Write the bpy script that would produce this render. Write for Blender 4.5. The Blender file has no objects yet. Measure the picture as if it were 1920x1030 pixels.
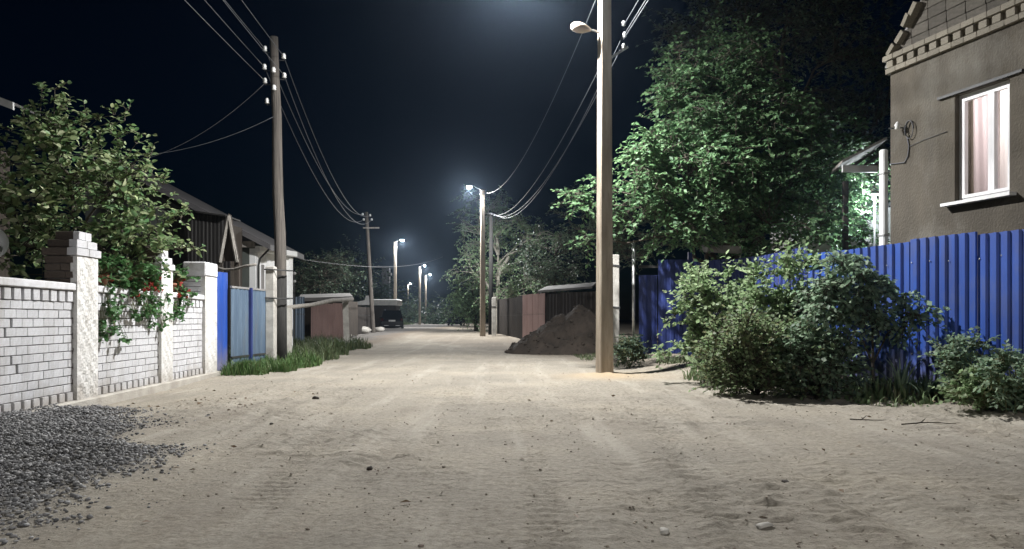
import bpy, math, random
import numpy as np
from mathutils import Vector, Matrix

random.seed(7)
RNG = np.random.default_rng(11)
R = math.radians
S = bpy.context.scene
C = S.collection

# ------------------------------------------------------------------ camera
EYE = 1.2
cam_d = bpy.data.cameras.new('camera')
cam = bpy.data.objects.new('camera', cam_d)
C.objects.link(cam)
cam.location = (0, 0, EYE)
cam.rotation_euler = (R(90), 0, 0)
cam_d.sensor_width = 36.0
cam_d.lens = 36.0 * 1450 / 1920
cam_d.shift_y = 83 / 1920
cam_d.clip_end = 2000
cam_d.clip_start = 0.05
S.camera = cam

# ------------------------------------------------------------------ sky (night)
w = bpy.data.worlds.new('World'); S.world = w; w.use_nodes = True
nt = w.node_tree
for n in list(nt.nodes): nt.nodes.remove(n)
sky = nt.nodes.new('ShaderNodeTexSky'); sky.sky_type = 'NISHITA'; sky.sun_disc = False
sky.sun_elevation = R(3.0); sky.sun_rotation = R(180)
sky.altitude = 100; sky.air_density = 1.0; sky.dust_density = 0.3; sky.ozone_density = 6.0
bg = nt.nodes.new('ShaderNodeBackground'); bg.inputs['Strength'].default_value = 0.0024
wo = nt.nodes.new('ShaderNodeOutputWorld')
nt.links.new(sky.outputs[0], bg.inputs['Color']); nt.links.new(bg.outputs[0], wo.inputs['Surface'])

S.view_settings.view_transform = 'Standard'
S.view_settings.look = 'None'
S.view_settings.gamma = 1.0
S.view_settings.use_curve_mapping = False
S.view_settings.exposure = 0.0
S.cycles.use_denoising = True
S.cycles.max_bounces = 6
S.cycles.transparent_max_bounces = 12
S.cycles.sample_clamp_indirect = 4.0

LAMP_POWER = 10200.0
LAMP_AXIS = Vector((-0.06, -0.12, -1.0)).normalized()   # the luminaire heads lean a little over the street
LAMP_COL = (0.985, 0.985, 0.978)

# ------------------------------------------------------------------ helpers
def U(u, Y): return (u - 960) / 1450 * Y
def Zv(v, Y): return EYE + (598 - v) / 1450 * Y
def at(u, v, Y): return Vector((U(u, Y), Y, Zv(v, Y)))

def fade(t): return t * t * t * (t * (t * 6 - 15) + 10)
def _hash(ix, iy, seed):
    h = (ix.astype(np.int64) * 374761393 + iy.astype(np.int64) * 668265263 + seed * 974711) & 0x7fffffff
    h = ((h ^ (h >> 13)) * 1274126177) & 0x7fffffff
    h = h ^ (h >> 16)
    return (h & 0xffff) / 65535.0
def vnoise(x, y, seed=0):
    ix = np.floor(x); iy = np.floor(y); fx = fade(x - ix); fy = fade(y - iy)
    a = _hash(ix, iy, seed); b = _hash(ix + 1, iy, seed); c = _hash(ix, iy + 1, seed); d = _hash(ix + 1, iy + 1, seed)
    return (a * (1 - fx) + b * fx) * (1 - fy) + (c * (1 - fx) + d * fx) * fy
def fbm(x, y, oct=4, seed=0):
    s = 0; a = 0.5
    for k in range(oct):
        s = s + a * (vnoise(x * 2 ** k, y * 2 ** k, seed + k) - 0.5); a *= 0.5
    return s
def sstep(a, b, x):
    t = np.clip((np.asarray(x, float) - a) / (b - a), 0, 1); return t * t * (3 - 2 * t)

FX0, FY0, FSL = 5.4, 14.1, 0.346      # the line of the blue sheet fence on the right
def fence_x(y): return FX0 + (FY0 - y) * FSL
def gz_base(x, y):
    x = np.asarray(x, float); y = np.asarray(y, float)
    d = x - fence_x(y)
    z = 0.2 * sstep(-1.9, -0.2, d) * (1 - sstep(15, 20, y)) 
    z = z + 0.30 * sstep(15, 19, y) * sstep(2.2, 5.5, x) * (1 - sstep(24, 30, y))
    z = z + 0.26 * sstep(30, 50, y)
    z = z + 0.10 * sstep(-5.0, -6.4, x) * sstep(16.4, 18.0, y)
    z = z - 0.06 * sstep(-4.0, -6.2, x) * (1 - sstep(13, 17, y))
    return z
def gz(x, y):
    return float(gz_base(np.array([x]), np.array([y]))[0])

def mesh_from(name, V, F):
    """V (n,3) array, F list of faces or an (m,k) array"""
    me = bpy.data.meshes.new(name)
    V = np.asarray(V, np.float32)
    if isinstance(F, np.ndarray):
        m, k = F.shape
        me.vertices.add(len(V)); me.vertices.foreach_set('co', V.ravel())
        me.loops.add(m * k); me.loops.foreach_set('vertex_index', F.astype(np.int32).ravel())
        me.polygons.add(m)
        me.polygons.foreach_set('loop_start', np.arange(0, m * k, k, dtype=np.int32))
        me.update(calc_edges=True); me.validate()
    else:
        me.from_pydata([tuple(map(float, v)) for v in V], [], F); me.update()
    return me

def world_loc(o):
    p = Vector((0, 0, 0)); 
    while o is not None:
        p = p + Vector(o.location); o = o.parent
    return p

def link(name, me, mat, parent=None, smooth=False, loc=None):
    o = bpy.data.objects.new(name, me); C.objects.link(o)
    if mat is not None and len(me.materials) == 0: me.materials.append(mat)
    if parent is not None: o.parent = parent
    if loc is not None: o.location = loc
    if smooth: me.polygons.foreach_set('use_smooth', [True] * len(me.polygons))
    return o

def tag(o, label, cat, group=None):
    o['label'] = label; o['category'] = cat
    if group: o['group'] = group
    return o
def thing(name, label, cat, loc=(0, 0, 0), rotz=0.0, group=None):
    o = bpy.data.objects.new(name, None); C.objects.link(o)
    o.empty_display_size = 0.2
    o.location = loc; o.rotation_euler = (0, 0, rotz)
    return tag(o, label, cat, group)
def copy_tree(o, parent=None):
    c = o.copy(); C.objects.link(c); c.parent = parent
    for ch in list(o.children): copy_tree(ch, c)
    return c

class MB:
    """collects simple shapes; vertices are in the frame of `org` (world minus org)"""
    def __init__(s, org=(0, 0, 0)): s.v = []; s.f = []; s.o = Vector(org)
    def add(s, vs, fs):
        n = len(s.v); s.v += [Vector(p) - s.o for p in vs]; s.f += [tuple(i + n for i in f) for f in fs]; return s
    def box(s, c, d, rz=0.0, rx=0.0, ry=0.0, bev=0.0):
        hx, hy, hz = d[0] / 2, d[1] / 2, d[2] / 2
        M = Matrix.Translation(c) @ Matrix.Rotation(rz, 4, 'Z') @ Matrix.Rotation(ry, 4, 'Y') @ Matrix.Rotation(rx, 4, 'X')
        if bev <= 0:
            vs = [M @ Vector((x, y, z)) for z in (-hz, hz) for x, y in ((-hx, -hy), (hx, -hy), (hx, hy), (-hx, hy))]
            return s.add(vs, [(3, 2, 1, 0), (4, 5, 6, 7), (0, 1, 5, 4), (1, 2, 6, 5), (2, 3, 7, 6), (3, 0, 4, 7)])
        b = bev; ring = []
        for z, q in ((-hz, b), (-hz + b, 0), (hz - b, 0), (hz, b)):
            x1, y1 = hx - q, hy - q
            for x, y in ((-x1 + b, -y1), (x1 - b, -y1), (x1, -y1 + b), (x1, y1 - b), (x1 - b, y1), (-x1 + b, y1), (-x1, y1 - b), (-x1, -y1 + b)):
                ring.append(M @ Vector((x, y, z)))
        fs = [tuple(range(7, -1, -1)), tuple(range(24, 32))]
        for k in range(3):
            for i in range(8):
                j = (i + 1) % 8; fs.append((k * 8 + i, k * 8 + j, k * 8 + 8 + j, k * 8 + 8 + i))
        return s.add(ring, fs)
    def tube(s, pts, rad, n=8, cap=True):
        pts = [Vector(p) for p in pts]; m = len(pts)
        if not hasattr(rad, '__len__'): rad = [rad] * m
        vs = []; up = Vector((0, 0, 1)); prev = None
        for i, p in enumerate(pts):
            t = (pts[min(i + 1, m - 1)] - pts[max(i - 1, 0)]).normalized()
            a = prev if prev is not None else (up.cross(t) if abs(t.z) < 0.95 else Vector((1, 0, 0)).cross(t))
            a = (a - t * a.dot(t)).normalized(); b = t.cross(a); prev = a
            for k in range(n):
                th = 2 * math.pi * k / n
                vs.append(p + (a * math.cos(th) + b * math.sin(th)) * rad[i])
        fs = [(i * n + k, i * n + (k + 1) % n, (i + 1) * n + (k + 1) % n, (i + 1) * n + k) for i in range(m - 1) for k in range(n)]
        if cap: fs += [tuple(range(n - 1, -1, -1)), tuple(range((m - 1) * n, m * n))]
        return s.add(vs, fs)
    def prism(s, poly, a, b):
        """poly: 3D points of one end; the other end is shifted by the vector b-a"""
        n = len(poly); d = Vector(b) - Vector(a)
        vs = [Vector(p) for p in poly] + [Vector(p) + d for p in poly]
        fs = [tuple(range(n - 1, -1, -1)), tuple(range(n, 2 * n))] + [(i, (i + 1) % n, (i + 1) % n + n, i + n) for i in range(n)]
        return s.add(vs, fs)
    def lathe(s, base, prof, n=16, axis=Vector((0, 0, 1))):
        axis = Vector(axis).normalized()
        a = axis.orthogonal().normalized(); b = axis.cross(a); vs = []
        for r, h in prof:
            for k in range(n):
                th = 2 * math.pi * k / n
                vs.append(Vector(base) + axis * h + (a * math.cos(th) + b * math.sin(th)) * max(r, 1e-4))
        m = len(prof)
        fs = [(i * n + k, i * n + (k + 1) % n, (i + 1) * n + (k + 1) % n, (i + 1) * n + k) for i in range(m - 1) for k in range(n)]
        fs += [tuple(range(n - 1, -1, -1)), tuple(range((m - 1) * n, m * n))]
        return s.add(vs, fs)
    def build(s, name, mat, parent=None, smooth=False):
        me = bpy.data.meshes.new(name)
        me.from_pydata([tuple(p) for p in s.v], [], s.f); me.update()
        return link(name, me, mat, parent, smooth)

# ------------------------------------------------------------------ materials
MATS = {}
def mat(name, col, rough=0.8, col2=None, scale=4.0, detail=5.0, bump=0.0, bscale=30.0, metal=0.0, spec=0.5, stretch=(1, 1, 1),
        rand=0.0, wear=None, wscale=2.0, wlo=0.55, whi=0.7, coords='Object', splash=None, grime=None):
    if name in MATS: return MATS[name]
    m = bpy.data.materials.new(name); m.use_nodes = True; t = m.node_tree; L = t.links
    b = t.nodes['Principled BSDF']
    b.inputs['Roughness'].default_value = rough; b.inputs['Metallic'].default_value = metal
    b.inputs['Specular IOR Level'].default_value = spec
    tc = t.nodes.new('ShaderNodeTexCoord'); mp = t.nodes.new('ShaderNodeMapping')
    mp.inputs['Scale'].default_value = stretch; L.new(tc.outputs[coords], mp.inputs[0])
    c1 = (*col, 1); c2 = (*(col2 or tuple(x * 0.7 for x in col)), 1)
    nz = t.nodes.new('ShaderNodeTexNoise'); nz.inputs['Scale'].default_value = scale; nz.inputs['Detail'].default_value = detail
    L.new(mp.outputs[0], nz.inputs['Vector'])
    rp = t.nodes.new('ShaderNodeValToRGB'); rp.color_ramp.elements[0].position = 0.35; rp.color_ramp.elements[1].position = 0.65
    rp.color_ramp.elements[0].color = c2; rp.color_ramp.elements[1].color = c1
    L.new(nz.outputs['Fac'], rp.inputs[0]); out = rp.outputs[0]
    if wear is not None:
        n2 = t.nodes.new('ShaderNodeTexNoise'); n2.inputs['Scale'].default_value = wscale; n2.inputs['Detail'].default_value = 8
        n2.inputs['Roughness'].default_value = 0.65
        L.new(mp.outputs[0], n2.inputs['Vector'])
        mr = t.nodes.new('ShaderNodeMapRange'); mr.inputs['From Min'].default_value = wlo; mr.inputs['From Max'].default_value = whi
        L.new(n2.outputs['Fac'], mr.inputs['Value'])
        mx = t.nodes.new('ShaderNodeMix'); mx.data_type = 'RGBA'; mx.inputs['B'].default_value = (*wear, 1)
        L.new(mr.outputs[0], mx.inputs['Factor']); L.new(out, mx.inputs['A']); out = mx.outputs['Result']
    if grime is not None:                           # weather runs that cross the joints
        gg = t.nodes.new('ShaderNodeNewGeometry'); gm = t.nodes.new('ShaderNodeMapping'); gm.inputs['Scale'].default_value = (1, 2.2, 0.45); L.new(gg.outputs['Position'], gm.inputs[0])
        gn = t.nodes.new('ShaderNodeTexNoise'); gn.inputs['Scale'].default_value = 1.6; gn.inputs['Detail'].default_value = 9; gn.inputs['Roughness'].default_value = 0.65; L.new(gm.outputs[0], gn.inputs['Vector'])
        gr = t.nodes.new('ShaderNodeMapRange'); gr.inputs['From Min'].default_value = 0.48; gr.inputs['From Max'].default_value = 0.72; gr.inputs['To Max'].default_value = 0.6; L.new(gn.outputs['Fac'], gr.inputs['Value'])
        gx = t.nodes.new('ShaderNodeMix'); gx.data_type = 'RGBA'; gx.inputs['B'].default_value = (*grime, 1); L.new(gr.outputs[0], gx.inputs['Factor']); L.new(out, gx.inputs['A']); out = gx.outputs['Result']
    if splash is not None:                          # earth splashed up from the ground
        ge = t.nodes.new('ShaderNodeNewGeometry'); sx = t.nodes.new('ShaderNodeSeparateXYZ'); L.new(ge.outputs['Position'], sx.inputs[0])
        ns = t.nodes.new('ShaderNodeTexNoise'); ns.inputs['Scale'].default_value = 3.0; ns.inputs['Detail'].default_value = 8; L.new(ge.outputs['Position'], ns.inputs['Vector'])
        ma = t.nodes.new('ShaderNodeMath'); ma.operation = 'MULTIPLY_ADD'; ma.inputs[1].default_value = 0.9; L.new(ns.outputs['Fac'], ma.inputs[0]); L.new(sx.outputs['Z'], ma.inputs[2])
        mr = t.nodes.new('ShaderNodeMapRange'); mr.inputs['From Min'].default_value = splash[0] + 0.45; mr.inputs['From Max'].default_value = splash[1] + 0.45; mr.inputs['To Min'].default_value = splash[2]; mr.inputs['To Max'].default_value = 0
        L.new(ma.outputs[0], mr.inputs['Value']); mx = t.nodes.new('ShaderNodeMix'); mx.data_type = 'RGBA'; mx.inputs['B'].default_value = (0.27, 0.225, 0.175, 1)
        L.new(mr.outputs[0], mx.inputs['Factor']); L.new(out, mx.inputs['A']); out = mx.outputs['Result']
    if rand > 0:
        oi = t.nodes.new('ShaderNodeObjectInfo'); hs = t.nodes.new('ShaderNodeHueSaturation')
        mr = t.nodes.new('ShaderNodeMapRange'); mr.inputs['To Min'].default_value = 1 - rand; mr.inputs['To Max'].default_value = 1 + rand * 0.4
        L.new(oi.outputs['Random'], mr.inputs['Value']); L.new(mr.outputs[0], hs.inputs['Value']); L.new(out, hs.inputs['Color']); out = hs.outputs[0]
    L.new(out, b.inputs['Base Color'])
    if bump > 0:
        nb = t.nodes.new('ShaderNodeTexNoise'); nb.inputs['Scale'].default_value = bscale; nb.inputs['Detail'].default_value = 6
        L.new(mp.outputs[0], nb.inputs['Vector'])
        bp = t.nodes.new('ShaderNodeBump'); bp.inputs['Strength'].default_value = min(1, bump); bp.inputs['Distance'].default_value = 0.02 * max(1, bump)
        L.new(nb.outputs['Fac'], bp.inputs['Height']); L.new(bp.outputs[0], b.inputs['Normal'])
    MATS[name] = m
    return m

def leaf_mat(name, cols, trans=0.3, rough=0.55, vary=0.5):
    m = bpy.data.materials.new(name); m.use_nodes = True; t = m.node_tree; L = t.links
    b = t.nodes['Principled BSDF']; b.inputs['Roughness'].default_value = rough
    b.inputs['Specular IOR Level'].default_value = 0.35
    g = t.nodes.new('ShaderNodeNewGeometry')
    rp = t.nodes.new('ShaderNodeValToRGB'); e = rp.color_ramp.elements
    while len(e) < len(cols): e.new(0.5)
    for i, c in enumerate(cols):
        e[i].position = i / (len(cols) - 1); e[i].color = (*c, 1)
    L.new(g.outputs['Random Per Island'], rp.inputs[0]); L.new(rp.outputs[0], b.inputs['Base Color'])
    tr = t.nodes.new('ShaderNodeBsdfTranslucent'); L.new(rp.outputs[0], tr.inputs['Color'])
    mx = t.nodes.new('ShaderNodeMixShader'); mx.inputs[0].default_value = trans
    out = t.nodes['Material Output']
    L.new(b.outputs[0], mx.inputs[1]); L.new(tr.outputs[0], mx.inputs[2]); L.new(mx.outputs[0], out.inputs['Surface'])
    return m

def emit_mat(name, col, strength):
    m = bpy.data.materials.new(name); m.use_nodes = True; t = m.node_tree
    b = t.nodes['Principled BSDF']; b.inputs['Base Color'].default_value = (*col, 1)
    b.inputs['Emission Color'].default_value = (*col, 1); b.inputs['Emission Strength'].default_value = strength
    return m

M = {}
M['white_brick'] = mat('white_brick', (0.64, 0.64, 0.66), 0.8, (0.56, 0.555, 0.57), 9, 6, 0.5, 60, rand=0.09, wear=(0.40, 0.36, 0.31), wscale=6, wlo=0.60, whi=0.78, splash=(-0.1, 0.35, 0.75), grime=(0.36, 0.34, 0.31))
M['mortar'] = mat('mortar', (0.20, 0.19, 0.18), 0.95, (0.12, 0.11, 0.11), 14, 5, 0.6, 90)
M['raw_brick'] = mat('raw_brick', (0.135, 0.105, 0.085), 0.9, (0.085, 0.068, 0.055), 9, 5, 0.5, 70, rand=0.25)
M['whitewash'] = mat('whitewash', (0.66, 0.65, 0.63), 0.9, (0.58, 0.565, 0.54), 5, 6, 0.9, 26, wear=(0.38, 0.34, 0.30), wscale=4, wlo=0.60, whi=0.80, splash=(-0.1, 0.4, 0.75), grime=(0.36, 0.33, 0.29))
M['plinth'] = mat('plinth_concrete', (0.46, 0.43, 0.38), 0.92, (0.34, 0.31, 0.27), 3, 7, 0.9, 40)
M['concrete'] = mat('pole_concrete', (0.39, 0.335, 0.265), 0.85, (0.25, 0.205, 0.155), 1.5, 7, 0.6, 45, stretch=(4, 4, 0.6), wear=(0.17, 0.12, 0.08), wscale=2.5, wlo=0.55, whi=0.75)
M['stub'] = mat('stub_concrete', (0.50, 0.48, 0.44), 0.9, (0.33, 0.31, 0.28), 4, 7, 0.8, 40)
M['wood_pole'] = mat('weathered_pole_wood', (0.125, 0.110, 0.095), 0.9, (0.06, 0.052, 0.045), 3, 6, 1.0, 20, stretch=(9, 9, 0.35))
M['tar'] = mat('tarred_wood', (0.03, 0.028, 0.026), 0.9, (0.015, 0.014, 0.013), 5, 6, 0.8, 20, stretch=(6, 6, 0.5))
M['black_wood'] = mat('creosoted_wood', (0.012, 0.011, 0.010), 0.95, (0.007, 0.007, 0.006))
M['porcelain'] = mat('white_porcelain', (0.85, 0.85, 0.83), 0.15)
M['steel'] = mat('galvanised_steel', (0.42, 0.42, 0.42), 0.45, (0.30, 0.30, 0.30), 8, metal=0.7)
M['dark_steel'] = mat('dark_steel', (0.06, 0.06, 0.06), 0.6, metal=0.3)
M['wire'] = mat('wire', (0.075, 0.08, 0.09), 0.6)
M['cable'] = mat('black_cable', (0.10, 0.10, 0.11), 0.6)
M['blue_sheet'] = mat('blue_painted_sheet', (0.022, 0.080, 0.37), 0.5, (0.017, 0.062, 0.30), 1.2, 6, wear=(0.075, 0.105, 0.26), wscale=1.4, wlo=0.50, whi=0.80, splash=(0.15, 0.75, 0.55), grime=(0.055, 0.07, 0.17))
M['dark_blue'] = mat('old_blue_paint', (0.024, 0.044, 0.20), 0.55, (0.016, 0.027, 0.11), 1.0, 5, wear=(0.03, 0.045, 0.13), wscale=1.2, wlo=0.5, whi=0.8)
M['grey_blue'] = mat('faded_blue_gate_paint', (0.10, 0.145, 0.20), 0.6, (0.065, 0.10, 0.15), 1.5, 6, wear=(0.10, 0.10, 0.10), wscale=2.0, wlo=0.55, whi=0.8, stretch=(3, 3, 0.5))
M['maroon'] = mat('maroon_sheet', (0.40, 0.275, 0.255), 0.55, (0.32, 0.215, 0.20), 1.0, 4)
M['brown_sheet'] = mat('brown_sheet', (0.032, 0.026, 0.022), 0.6, (0.022, 0.018, 0.016), 1.0, 4)
M['black_sheet'] = mat('sooty_sheet', (0.014, 0.012, 0.011), 0.7, (0.009, 0.008, 0.007), 1.0, 4)  # one even near-black tone for the brown shed's sheets and roof
M['grey_sheet'] = mat('grey_asbestos', (0.26, 0.25, 0.24), 0.85, (0.17, 0.165, 0.16), 1.6, 6, 0.5, 30)
M['plaster'] = mat('grey_plaster', (0.105, 0.090, 0.068), 0.92, (0.056, 0.047, 0.035), 0.8, 9, 0.8, 30, wear=(0.15, 0.14, 0.12), wscale=0.7, wlo=0.50, whi=0.72, stretch=(1, 1, 0.7), grime=(0.06, 0.05, 0.04))
M['block'] = mat('cinder_block', (0.14, 0.125, 0.105), 0.95, (0.095, 0.085, 0.07), 5, 6, 0.8, 50, rand=0.25)
M['cream_brick'] = mat('cream_brick', (0.25, 0.225, 0.18), 0.9, (0.18, 0.16, 0.125), 8, 6, 0.5, 60, rand=0.18)
M['white_paint'] = mat('white_paint', (0.72, 0.72, 0.71), 0.5, (0.60, 0.60, 0.59), 4, 6, wear=(0.45, 0.44, 0.41), wscale=3, wlo=0.62, whi=0.85)
M['bright_white'] = mat('bright_whitewash', (0.85, 0.85, 0.84), 0.7, (0.78, 0.78, 0.77), 3)
M['pvc'] = mat('white_plastic', (0.74, 0.73, 0.74), 0.35, (0.70, 0.69, 0.70))
M['dark_wood'] = mat('dark_boards', (0.055, 0.042, 0.032), 0.85, (0.03, 0.024, 0.018), 3, 6, 0.6, 20, stretch=(5, 5, 0.6))
M['grey_wood'] = mat('grey_timber', (0.30, 0.28, 0.25), 0.9, (0.18, 0.165, 0.145), 3, 6, 0.8, 18, stretch=(4, 4, 0.7))
M['green_wall'] = mat('grey_green_wall', (0.07, 0.078, 0.068), 0.9, (0.05, 0.056, 0.05), 2, 5, 0.4, 25)
M['roof_metal'] = mat('roof_metal', (0.10, 0.095, 0.098), 0.6, (0.07, 0.067, 0.068), 2, 4)
M['soil'] = mat('heap_soil', (0.046, 0.035, 0.027), 0.97, (0.026, 0.020, 0.015), 2.2, 8, 2.5, 9)
M['bark'] = mat('bark', (0.085, 0.07, 0.052), 0.95, (0.045, 0.037, 0.028), 5, 6, 1.0, 25, stretch=(3, 3, 0.6))
M['pale_bark'] = mat('pale_bark', (0.42, 0.40, 0.35), 0.9, (0.26, 0.24, 0.20), 3, 6, 0.6, 25)
M['stem'] = mat('green_stem', (0.13, 0.14, 0.06), 0.8)
M['gravel'] = None
M['car_paint'] = mat('black_car_paint', (0.012, 0.012, 0.014), 0.18, spec=0.6)
M['car_glass'] = mat('car_glass', (0.01, 0.011, 0.012), 0.05, spec=0.7)
M['rubber'] = mat('rubber', (0.02, 0.036, 0.02), 0.85)
M['terracotta'] = mat('terracotta', (0.36, 0.16, 0.10), 0.85, (0.28, 0.12, 0.075), 6)
M['red_petal'] = leaf_mat('red_petal', [(0.20, 0.015, 0.010), (0.33, 0.035, 0.02), (0.26, 0.02, 0.012)], 0.2)
L_TREE = leaf_mat('tree_leaf', [(0.058, 0.12, 0.058), (0.10, 0.19, 0.085), (0.16, 0.265, 0.125), (0.085, 0.17, 0.08)], 0.48)
L_DARK = leaf_mat('dark_tree_leaf', [(0.06, 0.09, 0.065), (0.085, 0.13, 0.08), (0.10, 0.14, 0.095)], 0.35)
L_YEL = leaf_mat('yellow_green_leaf', [(0.12, 0.21, 0.085), (0.21, 0.30, 0.13), (0.36, 0.40, 0.22), (0.09, 0.19, 0.08), (0.27, 0.32, 0.17)], 0.45)
L_SHRUB = leaf_mat('shrub_leaf', [(0.14, 0.22, 0.10), (0.23, 0.32, 0.16), (0.34, 0.42, 0.25), (0.16, 0.25, 0.11)], 0.6)
L_SHRUB2 = leaf_mat('shrub_leaf_mixed', [(0.13, 0.21, 0.10), (0.23, 0.30, 0.16), (0.20, 0.20, 0.11), (0.17, 0.25, 0.12), (0.26, 0.33, 0.18)], 0.6)
L_PLUM = leaf_mat('blue_green_leaf', [(0.13, 0.21, 0.13), (0.21, 0.30, 0.20), (0.29, 0.37, 0.26), (0.15, 0.23, 0.13)], 0.6)
L_GER = leaf_mat('geranium_leaf', [(0.04, 0.11, 0.035), (0.07, 0.17, 0.055), (0.09, 0.19, 0.07)], 0.25)
L_GRASS = leaf_mat('grass_blade', [(0.05, 0.11, 0.03), (0.08, 0.16, 0.045), (0.11, 0.18, 0.06), (0.12, 0.14, 0.06)], 0.3)
L_DRYG = leaf_mat('dull_grass_blade', [(0.06, 0.085, 0.035), (0.085, 0.115, 0.05), (0.10, 0.11, 0.055), (0.05, 0.09, 0.04)], 0.25)
L_PALE = leaf_mat('pale_leaf', [(0.18, 0.29, 0.15), (0.26, 0.38, 0.21), (0.15, 0.25, 0.12)], 0.3)
L_DRY = leaf_mat('dry_leaf', [(0.14, 0.09, 0.05), (0.2, 0.13, 0.075), (0.10, 0.065, 0.04)], 0.1)
LENS = emit_mat('lit_led_lens', (0.93, 0.97, 1.0), 400.0)
LENS_OFF = mat('dusty_lamp_glass', (0.42, 0.33, 0.26), 0.4, (0.34, 0.26, 0.2), 6)

# ------------------------------------------------------------------ ground
def axis(lo, a, step, b, hi, grow=1.18):
    mid = list(np.arange(a, b + 1e-6, step)); s = step; x = b; right = []
    while x < hi: s *= grow; x += s; right.append(x)
    s = step; x = a; left = []
    while x > lo: s *= grow; x -= s; left.append(x)
    return np.array(left[::-1] + mid + right)
xs = axis(-320, -8.2, 0.036, 8.6, 320)
ys = [3.2]
while ys[-1] < 46: ys.append(ys[-1] + max(0.024, 0.0052 * ys[-1]))
s_ = 0.3
while ys[-1] < 600: s_ *= 1.16; ys.append(ys[-1] + s_)
pre = []; y = 3.2; s_ = 0.05
while y > -80: s_ *= 1.2; y -= s_; pre.append(y)
ys = np.array(pre[::-1] + ys)
GX, GY = np.meshgrid(xs, ys)
def gravel_in(x, y):                                 # how far inside the gravel spread a point lies
    xb = np.interp(y, [4.2, 4.6, 5.2, 5.8, 7.2, 8.6, 10.2, 10.9, 11.4], [-3.4, -3.2, -3.05, -2.95, -3.3, -4.0, -4.9, -5.7, -7.0])
    return xb - x + 1.5 * fbm(x * 1.1, y * 1.1, 4, 17) - 1.2 * np.exp(-((x + 3.55) / 0.5) ** 2 - ((y - 8.0) / 0.7) ** 2)
def relief(x, y):
    near = 1 - sstep(22, 40, y)
    road = sstep(-6.0, -5.0, x) * (1 - sstep(-1.6, -0.8, x - fence_x(y)))
    z = 0.05 * fbm(x * 0.35, y * 0.35, 3, 5)
    wx = x + 0.5 * fbm(x * 0.5, y * 0.5, 3, 21)
    # ruts that run along the street, blurred out in places
    for cx, wd, dp, sl in ((-2.6, 0.16, 0.032, 0.04), (-1.15, 0.15, 0.03, 0.05), (0.9, 0.17, 0.024, 0.02), (2.3, 0.16, 0.024, 0.03), (-3.6, 0.2, 0.02, -0.02)):
        m = sstep(-0.08, 0.12, fbm(x * 0.3 + cx, y * 0.22, 2, 33))
        dd = (wx - cx - sl * (y - 8) * 0.5) / wd
        z = z - dp * np.exp(-dd ** 2) * m * road + 0.5 * dp * np.exp(-((np.abs(dd) - 1.7) / 0.5) ** 2) * m * road
    # crumbly crust: short flaky ridges lying across the street
    crust = sstep(-0.10, 0.12, fbm(x * 0.55, y * 0.4, 3, 44))
    q1 = fbm(x * 2.1 + 0.4 * fbm(x * 3, y * 3, 2, 8), y * 7.5, 4, 51)
    z = z + near * road * crust * 0.012 * sstep(0.0, 0.02, q1)
    q2 = fbm(x * 5.5, y * 10.0, 3, 57)
    z = z + near * road * (0.25 + crust) * 0.010 * sstep(0.03, 0.05, q2)
    z = z + near * 0.014 * fbm(x * 6, y * 8, 4, 61) * (0.3 + crust)
    # tyre treads pressed into the softer tracks
    for cx, sl, sd in ((1.35, 0.10, 3), (-1.75, -0.14, 4), (0.2, 0.02, 5), (-0.75, -0.05, 6)):
        dx = (x - cx - sl * (y - 6) - 0.15 * fbm(x * 0.4, y * 0.4, 2, sd)) / 0.13
        m = np.exp(-dx ** 4) * sstep(-0.08, 0.06, fbm(x * 0.7, y * 0.5, 2, 70 + sd)) * (1 - sstep(9, 13, y))
        z = z + m * (0.010 * np.sin(y * 6.283 / 0.13 + np.abs(dx) * 2.2) - 0.008)
    pits = vnoise(x * 3.3, y * 4.4, 77); z = z - near * road * 0.006 * sstep(0.80, 0.97, pits)
    lumps = vnoise(x * 7.3, y * 9.4, 78); z = z + near * 0.016 * sstep(0.74, 0.97, lumps) * (0.3 + crust)
    # crumbled soil below the shrubs and the bank on the right
    bank = sstep(-1.7, -0.9, x - fence_x(y)) * (1 - sstep(16, 20, y))
    z = z + bank * near * 0.10 * fbm(x * 2.2, y * 2.2, 4, 90)
    # loose sand thrown up round the lamp pole
    dpole = np.hypot(x - 1.95, y - 16.25)
    z = z + 0.07 * np.exp(-(dpole / 0.55) ** 2) + 0.05 * np.exp(-(dpole / 0.5) ** 2) * fbm(x * 5, y * 5, 3, 12)
    z = z + 0.13 * sstep(0.0, 1.6, gravel_in(x, y)) * (1 - sstep(10.5, 11.6, y)) * sstep(-7.5, -6.0, x)
    # verge lip where the lane climbs, and the low gravel spread
    z = z + 0.10 * np.exp(-((y - 60) / 3.0) ** 2) * sstep(-12, -9, x)
    return z
GZ = gz_base(GX, GY) + relief(GX, GY)
V = np.stack([GX, GY, GZ], -1).reshape(-1, 3)
nr, nc = GX.shape
idx = np.arange(nr * nc).reshape(nr, nc)
F = np.stack([idx[:-1, :-1], idx[:-1, 1:], idx[1:, 1:], idx[1:, :-1]], -1).reshape(-1, 4)
gme = mesh_from('ground', V, F)
def relief_at(x, y):
    x = np.asarray(x, float); y = np.asarray(y, float)
    return gz_base(x, y) + relief(x, y)
def RG(x, y): return float(relief_at(np.array([x]), np.array([y]))[0])

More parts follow.
